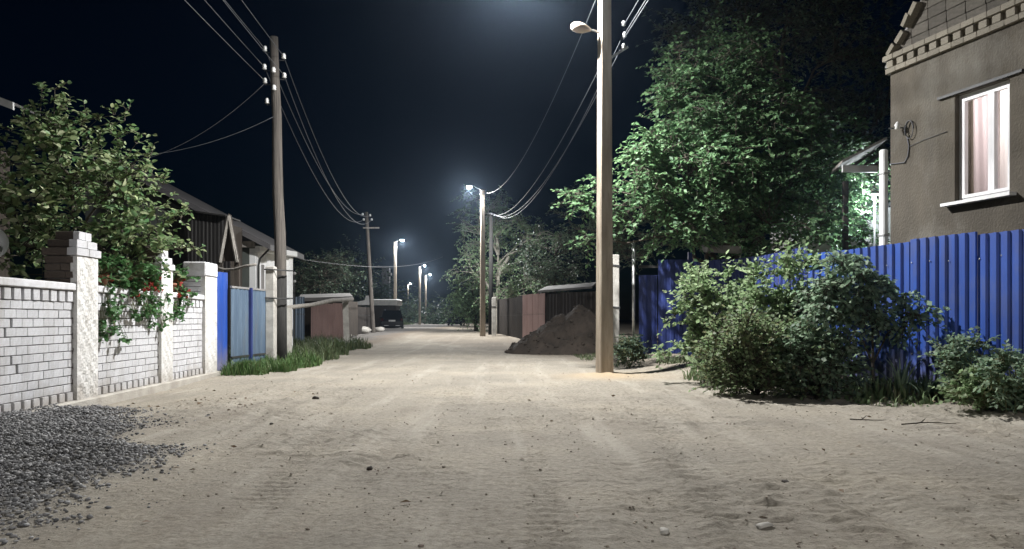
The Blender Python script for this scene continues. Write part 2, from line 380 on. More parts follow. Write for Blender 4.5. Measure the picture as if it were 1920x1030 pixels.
soilmask = sstep(-1.5, -0.5, V[:, 0] - fence_x(V[:, 1]) + 0.5 * fbm(V[:, 0] * 1.5, V[:, 1] * 1.5, 3, 7)) * (1 - 0.6 * sstep(15, 17, V[:, 1]))
soilmask = np.maximum(soilmask, 0.8 * sstep(-5.4, -6.4, V[:, 0]) * sstep(16.6, 17.4, V[:, 1]))
gx_, gy_ = V[:, 0], V[:, 1]
grmask = sstep(-0.6, 0.6, gravel_in(gx_, gy_))
sandmask = np.exp(-(np.hypot(gx_ - 2.0, gy_ - 16.1) / 0.9) ** 2)
a = gme.attributes.new('soil', 'FLOAT', 'POINT'); a.data.foreach_set('value', soilmask.astype(np.float32))
a = gme.attributes.new('grit', 'FLOAT', 'POINT'); a.data.foreach_set('value', grmask.astype(np.float32))
a = gme.attributes.new('sand', 'FLOAT', 'POINT'); a.data.foreach_set('value', sandmask.astype(np.float32))

def ground_mat():
    m = bpy.data.materials.new('street_dirt'); m.use_nodes = True; t = m.node_tree; L = t.links; N = t.nodes.new
    b = t.nodes['Principled BSDF']; b.inputs['Roughness'].default_value = 0.95; b.inputs['Specular IOR Level'].default_value = 0.2
    tc = N('ShaderNodeTexCoord')
    def noise(scale, det, rough=0.55, st=(1, 1, 1)):
        mp = N('ShaderNodeMapping'); mp.inputs['Scale'].default_value = st; L.new(tc.outputs['Object'], mp.inputs[0])
        n = N('ShaderNodeTexNoise'); n.inputs['Scale'].default_value = scale; n.inputs['Detail'].default_value = det; n.inputs['Roughness'].default_value = rough
        L.new(mp.outputs[0], n.inputs['Vector']); return n.outputs['Fac']
    def ramp(src, stops):
        r = N('ShaderNodeValToRGB'); e = r.color_ramp.elements
        while len(e) < len(stops): e.new(0.5)
        for i, (p, c) in enumerate(stops): e[i].position = p; e[i].color = (*c, 1)
        L.new(src, r.inputs[0]); return r.outputs[0]
    def mix(f, a, b_, fac=None):
        x = N('ShaderNodeMix'); x.data_type = 'RGBA'
        if f is None: x.inputs['Factor'].default_value = fac
        else: L.new(f, x.inputs['Factor'])
        for s, k in ((a, 'A'), (b_, 'B')):
            if isinstance(s, tuple): x.inputs[k].default_value = (*s, 1)
            else: L.new(s, x.inputs[k])
        return x.outputs['Result']
    base = ramp(noise(0.55, 8, 0.6), [(0.30, (0.268, 0.244, 0.204)), (0.5, (0.332, 0.300, 0.248)), (0.70, (0.395, 0.353, 0.284))])
    fine = ramp(noise(22, 8, 0.7), [(0.3, (0.50, 0.47, 0.44)), (0.55, (1, 1, 1)), (0.75, (1.12, 1.1, 1.06))])
    mm = N('ShaderNodeMix'); mm.data_type = 'RGBA'; mm.blend_type = 'MULTIPLY'; mm.inputs['Factor'].default_value = 0.8
    L.new(base, mm.inputs['A']); L.new(fine, mm.inputs['B']); col = mm.outputs['Result']
    # reddish-brown crumbs trodden into the ruts
    mr = N('ShaderNodeMapRange'); mr.inputs['From Min'].default_value = 0.60; mr.inputs['From Max'].default_value = 0.74; mr.inputs['To Max'].default_value = 0.45
    L.new(noise(1.1, 9, 0.72, (1.6, 0.35, 1)), mr.inputs['Value'])
    col = mix(mr.outputs[0], col, (0.25, 0.195, 0.155))
    # paler streaks where wheels have packed the surface, running along the street
    m2 = N('ShaderNodeMapRange'); m2.inputs['From Min'].default_value = 0.52; m2.inputs['From Max'].default_value = 0.66; m2.inputs['To Max'].default_value = 0.55
    L.new(noise(1.5, 7, 0.6, (1.5, 0.13, 1)), m2.inputs['Value'])
    col = mix(m2.outputs[0], col, (0.43, 0.395, 0.335))
    m3 = N('ShaderNodeMapRange'); m3.inputs['From Min'].default_value = 0.54; m3.inputs['From Max'].default_value = 0.68; m3.inputs['To Max'].default_value = 0.5
    L.new(noise(0.9, 8, 0.65, (1.3, 0.4, 1)), m3.inputs['Value'])
    col = mix(m3.outputs[0], col, (0.215, 0.185, 0.15))
    for nm, c in (('soil', (0.15, 0.112, 0.082)), ('grit', (0.15, 0.145, 0.14)), ('sand', (0.45, 0.34, 0.215))):
        at_ = N('ShaderNodeAttribute'); at_.attribute_name = nm
        k = N('ShaderNodeMath'); k.operation = 'MULTIPLY'; k.inputs[1].default_value = 0.8; L.new(at_.outputs['Fac'], k.inputs[0])
        col = mix(k.outputs[0], col, c)
    sp = N('ShaderNodeMapRange'); sp.inputs['From Min'].default_value = 0.62; sp.inputs['From Max'].default_value = 0.72; sp.inputs['To Max'].default_value = 0.55
    L.new(noise(34, 6, 0.6, (0.55, 1.5, 1)), sp.inputs['Value'])
    col = mix(sp.outputs[0], col, (0.15, 0.118, 0.092))
    L.new(col, b.inputs['Base Color'])
    fb = N('ShaderNodeBump'); fb.inputs['Strength'].default_value = 0.65; fb.inputs['Distance'].default_value = 0.016
    L.new(noise(42, 8, 0.7, (0.85, 1.2, 1)), fb.inputs['Height'])
    bp = N('ShaderNodeBump'); bp.inputs['Strength'].default_value = 1.0; bp.inputs['Distance'].default_value = 0.035
    L.new(noise(11, 10, 0.70, (0.85, 1.2, 1)), bp.inputs['Height']); L.new(fb.outputs[0], bp.inputs['Normal']); L.new(bp.outputs[0], b.inputs['Normal'])
    return m
g = link('ground', gme, ground_mat(), None, smooth=True); g['kind'] = 'structure'

# ------------------------------------------------------------------ loose stones (numpy, joined: nobody could count them)
ICO_V = None
def rock_soup(name, pts, sizes, material, flat=0.65, seed=1, kind='stuff'):
    rg = np.random.default_rng(seed); n = len(pts)
    ph = (1 + 5 ** 0.5) / 2
    v0 = np.array([(-1, ph, 0), (1, ph, 0), (-1, -ph, 0), (1, -ph, 0), (0, -1, ph), (0, 1, ph), (0, -1, -ph), (0, 1, -ph), (ph, 0, -1), (ph, 0, 1), (-ph, 0, -1), (-ph, 0, 1)], float)
    v0 /= np.linalg.norm(v0[0])
    f0 = np.array([(0, 11, 5), (0, 5, 1), (0, 1, 7), (0, 7, 10), (0, 10, 11), (1, 5, 9), (5, 11, 4), (11, 10, 2), (10, 7, 6), (7, 1, 8), (3, 9, 4), (3, 4, 2), (3, 2, 6), (3, 6, 8), (3, 8, 9), (4, 9, 5), (2, 4, 11), (6, 2, 10), (8, 6, 7), (9, 8, 1)])
    jit = 1 + 0.85 * (rg.random((n, 12, 1)) - 0.5)
    sc = np.stack([0.7 + 0.6 * rg.random(n), 0.7 + 0.6 * rg.random(n), flat * (0.7 + 0.5 * rg.random(n))], -1)[:, None, :]
    v = v0[None] * jit * sc
    th = rg.random(n) * 6.283; c, s = np.cos(th)[:, None], np.sin(th)[:, None]
    x = v[:, :, 0] * c - v[:, :, 1] * s; yv = v[:, :, 0] * s + v[:, :, 1] * c
    v = np.stack([x, yv, v[:, :, 2]], -1) * np.asarray(sizes)[:, None, None] + np.asarray(pts)[:, None, :]
    f = f0[None] + (np.arange(n) * 12)[:, None, None]
    o = link(name, mesh_from(name, v.reshape(-1, 3), f.reshape(-1, 3)), material)
    if kind: o['kind'] = kind
    return o
grit_mat = leaf_mat('grey_gravel', [(0.07, 0.07, 0.07), (0.19, 0.185, 0.185), (0.34, 0.335, 0.33), (0.11, 0.11, 0.115), (0.25, 0.24, 0.235)], 0.0, 0.85)
clod_mat = leaf_mat('dirt_clods', [(0.22, 0.18, 0.15), (0.30, 0.26, 0.21), (0.40, 0.35, 0.29), (0.16, 0.13, 0.105)], 0.0, 0.95)
NG = 190000
px = RNG.uniform(-7.2, -1.6, NG); py = RNG.uniform(4.0, 11.3, NG)
dens = sstep(-0.8, 0.9, gravel_in(px, py))
k = (RNG.random(NG) < dens ** 1.5 * 0.62) & (px > -6.0 - 0.055 * (py - 10) + 0.02) & (np.abs(px) < 0.72 * py)
px, py = px[k], py[k]; sz = 0.005 + 0.017 * RNG.random(len(px)) ** 2.2
zz = relief_at(px, py) + 0.045 * np.clip(dens[k], 0, 1) * RNG.random(len(px)) + sz * 0.2
o = rock_soup('gravel', np.stack([px, py, zz], -1), sz, grit_mat, seed=3)
tag(o, 'grey crushed gravel spread beside the white brick wall', 'gravel')
px = RNG.uniform(-6, 6.2, 16000); py = 3.9 + 22 * RNG.random(16000) ** 1.9
k = (px < fence_x(py) - 0.9) & (np.abs(px) < 0.70 * py) & (fbm(px * 0.6, py * 0.5, 3, 44) + 0.25 * RNG.random(16000) > 0.06)
px, py = px[k], py[k]; sz = 0.002 + 0.011 * RNG.random(len(px)) ** 5
o = rock_soup('loose_clods', np.stack([px, py, relief_at(px, py) + sz * 0.3], -1), sz, clod_mat, 0.7, seed=5)
tag(o, 'small dirt clods and pebbles scattered over the road', 'clods')

# ------------------------------------------------------------------ foliage generator
def leaves_mesh(P, D, Nn, Ln, Wd, wide=True):
    """each leaf: a folded blade; P base points, D direction, Nn normal"""
    n = len(P); D = D / (np.linalg.norm(D, axis=1, keepdims=True) + 1e-9)
    Sd = np.cross(D, Nn); Sd /= (np.linalg.norm(Sd, axis=1, keepdims=True) + 1e-9)
    Nn = np.cross(Sd, D)
    Ln = Ln[:, None]; Wd = Wd[:, None]
    if wide:
        pts = [P, P + D * Ln * 0.30 + Sd * Wd * 0.46 + Nn * Wd * 0.12, P + D * Ln * 0.66 + Sd * Wd * 0.42 + Nn * Wd * 0.07, P + D * Ln - Nn * Ln * 0.12,
               P + D * Ln * 0.66 - Sd * Wd * 0.42 + Nn * Wd * 0.07, P + D * Ln * 0.30 - Sd * Wd * 0.46 + Nn * Wd * 0.12, P + D * Ln * 0.5 - Nn * Ln * 0.02]
        V = np.stack(pts, 1)
        f0 = np.array([(0, 1, 6), (1, 2, 6), (2, 3, 6), (3, 4, 6), (4, 5, 6), (5, 0, 6)])
        return V.reshape(-1, 3), (f0[None] + (np.arange(n) * 7)[:, None, None]).reshape(-1, 3)
    V = np.stack([P, P + D * Ln * 0.45 + Sd * Wd * 0.5 + Nn * Wd * 0.12, P + D * Ln - Nn * Ln * 0.1, P + D * Ln * 0.45 - Sd * Wd * 0.5 + Nn * Wd * 0.12], 1)
    f0 = np.array([(0, 1, 2), (0, 2, 3)])
    return V.reshape(-1, 3), (f0[None] + (np.arange(n) * 4)[:, None, None]).reshape(-1, 3)

def unit(v): return v / (np.linalg.norm(v, axis=-1, keepdims=True) + 1e-9)

def tubes_np(P0, P1, r0, r1, n=4):
    d = unit(P1 - P0); a = np.cross(d, np.array([0.3, 0.2, 0.93])); a = unit(a); b = np.cross(d, a)
    th = np.arange(n) * 2 * np.pi / n
    ring = a[:, None, :] * np.cos(th)[None, :, None] + b[:, None, :] * np.sin(th)[None, :, None]
    V = np.concatenate([P0[:, None, :] + ring * np.asarray(r0)[:, None, None], P1[:, None, :] + ring * np.asarray(r1)[:, None, None]], 1)
    f = np.array([(k, (k + 1) % n, (k + 1) % n + n, k + n) for k in range(n)])
    F = f[None] + (np.arange(len(P0)) * 2 * n)[:, None, None]
    return V.reshape(-1, 3), F.reshape(-1, 4)

def foliage(clumps, rg, sprays, spray_len, nleaf, leaf_len, leaf_w, droop=0.15, up=0.0, flat=0.6, spread=0.8, toss=0.42):
    """clumps: (n,4) centre+radius. Returns leaf arrays and twig segments."""
    c = np.repeat(clumps, sprays, axis=0); n = len(c)
    d = unit(rg.normal(size=(n, 3)) * np.array([1, 1, flat]) + np.array([0, 0, up]))
    start = c[:, :3] + unit(rg.normal(size=(n, 3))) * c[:, 3:4] * (rg.random((n, 1)) ** 0.6) * 0.75
    ln = spray_len * (0.6 + 0.8 * rg.random(n))
    t = (np.arange(nleaf) + 0.7) / nleaf
    tt = np.repeat(t[None], n, 0) + rg.normal(size=(n, nleaf)) * 0.04
    pos = start[:, None, :] + d[:, None, :] * (tt * ln[:, None])[:, :, None]
    pos[:, :, 2] -= droop * (tt ** 2) * ln[:, None]
    side = unit(np.cross(d, np.array([0, 0, 1.0]) + 0.15 * rg.normal(size=(n, 3))))
    sgn = np.where(np.arange(nleaf) % 2 == 0, 1.0, -1.0)
    ld = d[:, None, :] * 0.55 + side[:, None, :] * sgn[None, :, None] * spread + rg.normal(size=(n, nleaf, 3)) * 0.28
    ld[:, :, 2] -= droop * 0.9
    nn = np.array([0, 0, 1.0]) + rg.normal(size=(n, nleaf, 3)) * toss
    L_ = leaf_len * (0.65 + 0.6 * rg.random((n, nleaf))); W_ = leaf_w * (0.75 + 0.5 * rg.random((n, nleaf)))
    end = start + d * ln[:, None]; end[:, 2] -= droop * ln
    return (pos.reshape(-1, 3), ld.reshape(-1, 3), nn.reshape(-1, 3), L_.ravel(), W_.ravel()), (start, end, c[:, :3])

def sample_clumps(ells, n, rg, rc, shell=0.55):
    """points through the volume of several ellipsoids, denser to the outside"""
    vol = np.array([e[3] * e[4] * e[5] for e in ells]) ** 0.75; pk = rg.choice(len(ells), n, p=vol / vol.sum())
    e = np.array(ells)[pk]
    d = unit(rg.normal(size=(n, 3))); r = (shell + (1 - shell) * rg.random((n, 1)) ** 0.6)
    p = e[:, :3] + d * r * e[:, 3:6]
    return np.concatenate([p, rc * (0.7 + 0.6 * rg.random((n, 1)))], 1)

def grow(root, base, trunk_top, trunk_r, clumps, leafdata, twigs, bark, leafm, rg, wide=False, crown_name='crown', limb_r=0.045, stems=None, lobes=None):
    """trunk with limbs to every clump, twigs, and the crown of leaves. parts: trunk, crown (> twigs)"""
    org = np.array(world_loc(root))
    base = np.array(base, float); top = np.array(trunk_top, float)
    mb = MB(org)
    tpts = []
    for i in range(9):
        t = i / 8; p = base * (1 - t) + top * t
        p = p + np.array([math.sin(t * 5 + base[0]) * 0.05, math.cos(t * 4 + base[1]) * 0.05, 0]) * np.linalg.norm(top - base) * 0.35 * t * (1 - 0.3 * t)
        tpts.append(p)
    if stems is None:
        mb.tube(tpts, [trunk_r * (1.25 if i == 0 else 1 - 0.75 * i / 8) for i in range(9)], 10)
    else:
        for q in stems:
            mb.tube([base, (base + np.array(q)) / 2 + rg.normal(size=3) * 0.05, q], [trunk_r, trunk_r * 0.7, trunk_r * 0.3], 6)
        tpts = [base] + [(base + np.array(q)) / 2 for q in stems]
    tp = np.array(tpts)
    nodes = [tp]                                    # main limbs go to the middle of each lobe, the rest fork off them
    if lobes is not None and stems is None:
        for e in lobes:
            p = np.array(e[:3]); hd = np.linalg.norm((p - tp[-1])[:2]); want = max(tp[2, 2], p[2] - 0.9 * hd - 0.3)
            q = tp[np.argmin(np.abs(tp[:, 2] - want))]; L = np.linalg.norm(p - q); r = min(limb_r * 1.5, 0.02 + limb_r * L * 0.3)
            pth = []
            for i in range(7):
                t = i / 6; pth.append(q * (1 - t) + p * t + np.array([0, 0, 0.16 * L * math.sin(t * 2.2) * (1 - t)]) + rg.normal(size=3) * 0.035 * L * (0 < i < 6))
            mb.tube(pth, [r * (1 - 0.13 * i) for i in range(7)], 7, cap=False); nodes.append(np.array(pth)[2:])
    nd = np.concatenate(nodes)
    for c in clumps:
        p = c[:3]; d = np.linalg.norm((nd - p), axis=1) + 1.2 * np.clip(nd[:, 2] - p[2] + 0.1, 0, None)
        q = nd[np.argmin(d)]; L = np.linalg.norm(p - q); r = min(limb_r * 0.5, 0.008 + limb_r * L * 0.15)
        mid = (q + p) / 2 + np.array([0, 0, 0.06 * L]) + rg.normal(size=3) * 0.08 * L
        mb.tube([q, mid, p], [r, r * 0.65, r * 0.3], 5, cap=False)
    tr = mb.build('trunk', bark, root, smooth=True)
    V, F = leaves_mesh(*leafdata, wide=wide)
    o = link(crown_name, mesh_from(crown_name, V - org, F), leafm, root)
    o['kind'] = 'stuff'
    s, e, c = twigs
    V1, F1 = tubes_np(np.concatenate([c, s]), np.concatenate([s, e]), np.full(2 * len(s), 0.008), np.full(2 * len(s), 0.004), 3)
    tw = link('twigs', mesh_from('twigs', V1 - org, F1), bark, o); tw['kind'] = 'stuff'
    return tr, o

def cat_leaf(*ds): return tuple(np.concatenate([d[i] for d in ds]) for i in range(5))
def cat_tw(*ds): return tuple(np.concatenate([d[i] for d in ds]) for i in range(3))

# ------------------------------------------------------------------ street lamps
def lamp_light(name, parent, loc, power):
    ld = bpy.data.lights.new(name, 'POINT'); ld.energy = power; ld.color = LAMP_COL; ld.shadow_soft_size = 0.10
    ld.use_nodes = True
    t = ld.node_tree; em = t.nodes['Emission']
    ge = t.nodes.new('ShaderNodeNewGeometry')
    dp = t.nodes.new('ShaderNodeVectorMath'); dp.operation = 'DOT_PRODUCT'; dp.inputs[1].default_value = LAMP_AXIS
    t.links.new(ge.outputs['Incoming'], dp.inputs[0])
    ab = t.nodes.new('ShaderNodeMath'); ab.operation = 'MULTIPLY_ADD'; ab.inputs[1].default_value = 0.5; ab.inputs[2].default_value = 0.5; t.links.new(dp.outputs['Value'], ab.inputs[0])
    cr = t.nodes.new('ShaderNodeFloatCurve')      # photometric curve of a wide street luminaire: strongest near 60 degrees
    cv = cr.mapping.curves[0]
    pts = [(0.0, 0.0), (0.40, 0.04), (0.5, 0.15), (0.56, 0.26), (0.64, 0.42), (0.74, 0.62), (0.84, 0.95), (0.92, 0.86), (1.0, 0.70)]
    cv.points[0].location = pts[0]; cv.points[1].location = pts[-1]
    for p in pts[1:-1]: cv.points.new(*p)
    cr.mapping.update()
    t.links.new(ab.outputs[0], cr.inputs['Value']); t.links.new(cr.outputs[0], em.inputs['Strength'])
    o = bpy.data.objects.new(name, ld); C.objects.link(o); o.parent = parent; o.location = loc
    return o

def lamp_post(x, y, zb, H, rot, arm, label, lit=True, old_head=False, power=LAMP_POWER, group='concrete lamp posts along the street'):
    """tapered square concrete pole, curved steel arm, flat LED head"""
    root = thing('street_lamp', label, 'street lamp', (x, y, zb), 0, group)
    mb = MB(); b0, b1 = 0.15, 0.11
    c = Matrix.Rotation(rot, 3, 'Z'); ch = 0.018; vs = []
    prof = [(-0.4, b0)] + [(H * i / 8, b0 + (b1 - b0) * i / 8) for i in range(9)]
    for z, h in prof:
        for px_, py_ in ((-h + ch, -h), (h - ch, -h), (h, -h + ch), (h, h - ch), (h - ch, h), (-h + ch, h), (-h, h - ch), (-h, -h + ch)):
            q = c @ Vector((px_, py_, 0)); vs.append((q.x, q.y, z))
    fs = [tuple(range(7, -1, -1)), tuple(range(len(prof) * 8 - 8, len(prof) * 8))]
    for i in range(len(prof) - 1):
        for k in range(8): fs.append((i * 8 + k, i * 8 + (k + 1) % 8, i * 8 + 8 + (k + 1) % 8, i * 8 + 8 + k))
    mb.add(vs, fs); mb.build('pole', M['concrete'], root)
    ax, ay = arm; L = math.hypot(ax, ay); ux, uy = ax / L, ay / L
    a = MB(); p0 = Vector((ux * 0.1, uy * 0.1, H - 0.35)); e = Vector((ax, ay, H + 0.16))
    a.tube([p0, p0 + Vector((0, 0, 0.3)), Vector((ux * 0.18, uy * 0.18, H + 0.05)), (Vector((ux * 0.3, uy * 0.3, H + 0.12)) + e) / 2, e], 0.024, 8)
    a.build('arm', M['steel'], root, True)
    cl = MB(); cl.box((0, 0, H - 0.2), (2 * b1 + 0.06, 2 * b1 + 0.06, 0.05), rot); cl.box((0, 0, H - 0.05), (2 * b1 + 0.055, 2 * b1 + 0.055, 0.04), rot)
    cl.build('clamp', M['steel'], root)
    hd = MB(); rz = math.atan2(uy, ux); hc = e + Vector((ux * 0.22, uy * 0.22, 0.02))
    hd.box(hc, (0.52, 0.22, 0.075), rz, bev=0.03); hd.box(hc + Vector((0, 0, 0.05)), (0.3, 0.12, 0.04), rz, bev=0.01)
    h = hd.build('lamp_head', M['steel'], root, False)
    ln = MB(); ln.lathe(hc + Vector((ux * 0.04, uy * 0.04, -0.035)), [(0.15, 0), (0.145, 0.035), (0.115, 0.08), (0.06, 0.105), (0.0, 0.11)], 14, (0, 0, -1))
    ln.build('lens', LENS if lit else LENS_OFF, root)
    ins = MB()
    for k, s in enumerate((-1, 1)):
        q = Vector((-uy * 0.2 * s, ux * 0.2 * s, H - 0.55)); ins.tube([Vector((0, 0, H - 0.6)), q - Vector((0, 0, 0.05)), q], 0.01, 5)
    ins.build('hook', M['dark_steel'], root)
    if lit: lamp_light('lamp_light', root, hc + Vector((ux * 0.04, uy * 0.04, -0.26)), power)
    if old_head:
        zo = Zv(60, y) - zb
        br = MB(); br.tube([(-0.1, -0.02, zo - 0.03), (-0.22, -0.06, zo), (-0.33, -0.09, zo + 0.01)], 0.022, 8)
        b = br.build('old_bracket', M['steel'], root, True); b['label'] = 'short pipe bracket of the old unlit lamp'
        ol = MB(); ol.lathe((-0.30, -0.08, zo + 0.008), [(0.03, 0), (0.055, 0.05), (0.10, 0.16), (0.115, 0.28), (0.095, 0.38), (0.05, 0.43), (0.0, 0.445)], 14, (-0.96, -0.26, 0.10))
        q = ol.build('old_lamp_head', LENS_OFF, root, True); q['label'] = 'dusty oval old lamp head, not lit'
        hk = MB(); hx, hz = 0.42, Zv(78, y) - zb
        hk.box((0.28, 0.0, hz - 0.25), (0.5, 0.04, 0.04), R(0), ry=R(-32))
        hk.build('cable_bracket', M['steel'], root)
        for k, (dx, dz) in enumerate(((0.40, -0.06), (0.42, 0.18), (0.40, 0.42))):
            i_ = MB(); i_.lathe((dx, 0.0, hz + dz - 0.1), [(0.018, 0), (0.045, 0.02), (0.03, 0.045), (0.05, 0.06), (0.035, 0.1), (0.02, 0.12)], 10)
            i_.build('insulator', M['porcelain'], root, True)
    return root
P1 = Vector((1.95, 16.3, 0))
lamp_post(5.4, -11.0, 0, 8.5, R(14), (-1.25, -0.40), 'lit lamp post of the same row standing behind the viewer')
lamp_post(P1.x, P1.y, 0, 8.5, R(15), (-1.6, -0.48), 'nearest concrete lamp post, with an old unlit oval lamp head below the top', old_head=True)
lamp_post(U(905, 44), 44, 0.22, 8.3, R(10), (-0.5, -0.15), 'lit lamp post in front of the pale-branched tree')
lamp_post(U(741, 74), 74, 0.26, 8.3, R(0), (0.45, -0.1), 'lit lamp post behind the parked black car')
lamp_post(U(787, 109), 109, 0.26, 8.3, R(0), (0.45, -0.1), 'lit lamp post far down the lane, left and taller of the distant pair')
lamp_post(U(798, 131), 131, 0.26, 8.3, R(0), (0.5, -0.1), 'lit lamp post far down the lane, right and smaller of the distant pair')
lamp_post(U(765, 165), 165, 0.26, 8.3, R(0), (0.3, -0.1), 'faintest and farthest lamp post at the end of the lane', power=1500)

# ------------------------------------------------------------------ white brick wall on the left
def wall_x(y): return -5.95 - 0.055 * (y - 10)
WANG = math.atan2(1, -0.055)                     # direction of the wall (towards +Y)
wroot = thing('brick_fence', 'white painted brick wall with stepped pillars beside the gravel', 'brick wall', (wall_x(11), 11, 0))
wo_ = Vector(wroot.location)
def wl(y, z, out=0.0):                            # a point of the wall's face, `out` metres towards the street
    return Vector((wall_x(y) + out, y, z))
RZ = WANG - math.pi / 2
bev_me = {}
def brick_mesh(key, material):
    k = (key, material.name)
    if k not in bev_me:
        mb = MB(); mb.box((0, 0, 0), (1, 1, 1), bev=0.035)
        rr = random.Random(key)
        mb.v = [v + Vector((rr.uniform(-.02, .02), rr.uniform(-.006, .006), rr.uniform(-.015, .015))) for v in mb.v]
        me = bpy.data.meshes.new('brick'); me.from_pydata([tuple(v) for v in mb.v], [], mb.f); me.update(); me.materials.append(material)
        bev_me[k] = me
    return bev_me[k]
def brick(name, y0, y1, z0, z1, parent, depth=0.10, out=0.0, material=None, pro=0.0):
    o = bpy.data.objects.new(name, brick_mesh(random.randrange(5), material or M['white_brick'])); C.objects.link(o)
    o.parent = parent; c = wl((y0 + y1) / 2, (z0 + z1) / 2, -depth / 2 + out + pro) - wo_
    o.location = c; o.rotation_euler = (random.uniform(-.006, .006), random.uniform(-.006, .006), RZ + random.uniform(-.008, .008))
    o.scale = (depth, y1 - y0, z1 - z0)
    return o
Z0, CH, NC = 0.21, 0.1105, 11                       # lowest course, course height, courses
ZT = Z0 + CH * NC
PIL = [(10.52, 11.12), (13.40, 13.92), (15.62, 16.36)]
panels = [(7.9, 10.52), (11.12, 13.40), (13.92, 15.62)]
cracks = {(9.12, 8): 1, (9.0, 7): 1, (9.0, 4): 1, (9.1, 3): 1}
for pi, (a0, a1) in enumerate(panels):
    mb = MB(wo_); mid = (a0 + a1) / 2
    mb.box(wl(mid, (ZT + 0.16 - 0.3) / 2, -0.155), (0.27, a1 - a0, ZT + 0.16 + 0.3), RZ)
    pn = mb.build('panel', M['mortar'], wroot)
    nb = round((a1 - a0) / 0.245); bl = (a1 - a0) / nb
    for r in range(NC):
        off = (0.5 * bl if r % 2 else 0.0)
        edges = [a0] + [a0 + off + bl * i for i in range(0 if off else 1, nb)] + [a1]
        for i in range(len(edges) - 1):
            e0, e1 = edges[i], edges[i + 1]
            if e1 - e0 < 0.03: continue
            g0, g1 = 0.003, 0.003
            if pi == 0:
                for (cy, cr_) in cracks:
                    if cr_ == r and abs(e0 - cy) < bl * 0.5: g0 = 0.042
            brick('brick', e0 + g0, e1 - g1, Z0 + r * CH + 0.006, Z0 + (r + 1) * CH - 0.006, pn, 0.10, random.uniform(-.003, .004))
    for z0, z1 in ((Z0 - 0.115, Z0 - 0.004), (ZT + 0.004, ZT + 0.145)):     # dentil rows below and above
        nd = round((a1 - a0) / 0.205); dl = (a1 - a0) / nd
        for i in range(nd):
            brick('dentil_brick', a0 + i * dl + 0.03, a0 + (i + 1) * dl - 0.03, z0, z1, pn, 0.12, 0.02)
    cp = MB(wo_); cp.box(wl(mid, ZT + 0.205, -0.15), (0.40, a1 - a0 - 0.01, 0.10), RZ, bev=0.012)
    cp.build('coping', M['white_brick'], pn)
for (a0, a1) in [(7.9, 16.5)]:
    mb = MB(wo_); mid = (a0 + a1) / 2; mb.box(wl(mid, -0.13, -0.14), (0.50, a1 - a0, 0.44), RZ, bev=0.02)
    mb.build('plinth', M['plinth'], wroot)
# pillars: raw brown bricks on the sides, rough whitewash on the face to the street, stepped top
for k, (a0, a1) in enumerate(PIL):
    mid = (a0 + a1) / 2; wd = a1 - a0
    mb = MB(wo_); mb.box(wl(mid, 1.0, -0.16), (0.40, wd - 0.06, 2.2), RZ)
    pl = mb.build('pillar', M['mortar'], wroot)
    sidem = M['raw_brick'] if k < 2 else M['white_brick']
    zt = 2.06
    n = round((zt + 0.12) / 0.105); h = (zt + 0.12) / n
    for i in range(n):                             # both side faces, two bricks a course (only above the wall top on the hidden side)
        z0 = -0.12 + i * h
        for j in range(2):
            spl = 0.5 if i % 2 else 0.66
            d0, d1 = ((-0.385, -0.385 + 0.44 * spl) if j == 0 else (-0.385 + 0.44 * spl, 0.055))
            if z0 < 1.45 and j == 0: continue
            ob = bpy.data.objects.new('brick', brick_mesh(random.randrange(5), sidem)); C.objects.link(ob); ob.parent = pl
            ob.location = wl(a0 + 0.055, z0 + h / 2, (d0 + d1) / 2) - wo_; ob.rotation_euler = (0, 0, RZ); ob.scale = (d1 - d0 - 0.008, 0.105, h - 0.012)
    fc = MB(wo_)                                    # rough plaster face in uneven courses
    nn = 20; hh = (zt + 0.12) / nn; vs = []; fs = []
    nyy = 9
    for i in range(nn * 2 + 1):
        for j in range(nyy):
            y_ = a0 + 0.004 + (wd - 0.008) * j / (nyy - 1); z_ = -0.12 + hh * i / 2
            rough_ = 0.022 * random.random() + 0.02 * math.sin(i * 1.3 + j * 2.1 + k) * (0 < j < nyy - 1)
            vs.append(wl(y_, z_, 0.062 + (0.4 * rough_ if 0 < j < nyy - 1 else 0.0)))
    for i in range(nn * 2):
        for j in range(nyy - 1):
            q = i * nyy + j; fs.append((q, q + 1, q + nyy + 1, q + nyy))
    m0 = len(vs)
    for i in range(nn * 2 + 1):
        for j in (0, nyy - 1):
            y_ = a0 + 0.004 + (wd - 0.008) * j / (nyy - 1); vs.append(wl(y_, -0.12 + hh * i / 2, -0.03))
    for i in range(nn * 2):
        fs.append((i * nyy, (i + 1) * nyy, m0 + (i + 1) * 2, m0 + i * 2)); fs.append((i * nyy + nyy - 1, m0 + i * 2 + 1, m0 + (i + 1) * 2 + 1, (i + 1) * nyy + nyy - 1))
    fc.add(vs, fs); fc.build('rendered_face', M['whitewash'], pl)
    if k < 2:                                       # stepped cap: three courses, white to the street, brown behind
        for s, (ww, hgt) in enumerate(((wd + 0.10, 0.11), (wd - 0.02, 0.11), (wd - 0.24, 0.12))):
            z0 = zt + 0.003 + 0.113 * s
            for j, (d0, d1, m_) in enumerate(((-0.40 + 0.05 * s, -0.06, sidem), (-0.055, 0.085 - 0.03 * s, M['white_brick']))):
                for h2 in range(2):
                    yy0 = mid - ww / 2 + h2 * ww / 2; ob = bpy.data.objects.new('cap_brick', brick_mesh(random.randrange(5), m_)); C.objects.link(ob); ob.parent = pl
                    ob.location = wl(yy0 + ww / 4, z0 + hgt / 2, (d0 + d1) / 2) - wo_; ob.rotation_euler = (0, 0, RZ); ob.scale = (d1 - d0, ww / 2 - 0.008, hgt - 0.008)
    else:
        cp = MB(wo_)
        cp.box(wl(mid, zt + 0.15, -0.16), (0.46, wd + 0.02, 0.29), RZ, bev=0.02); cp.build('cap', M['white_brick'], pl)

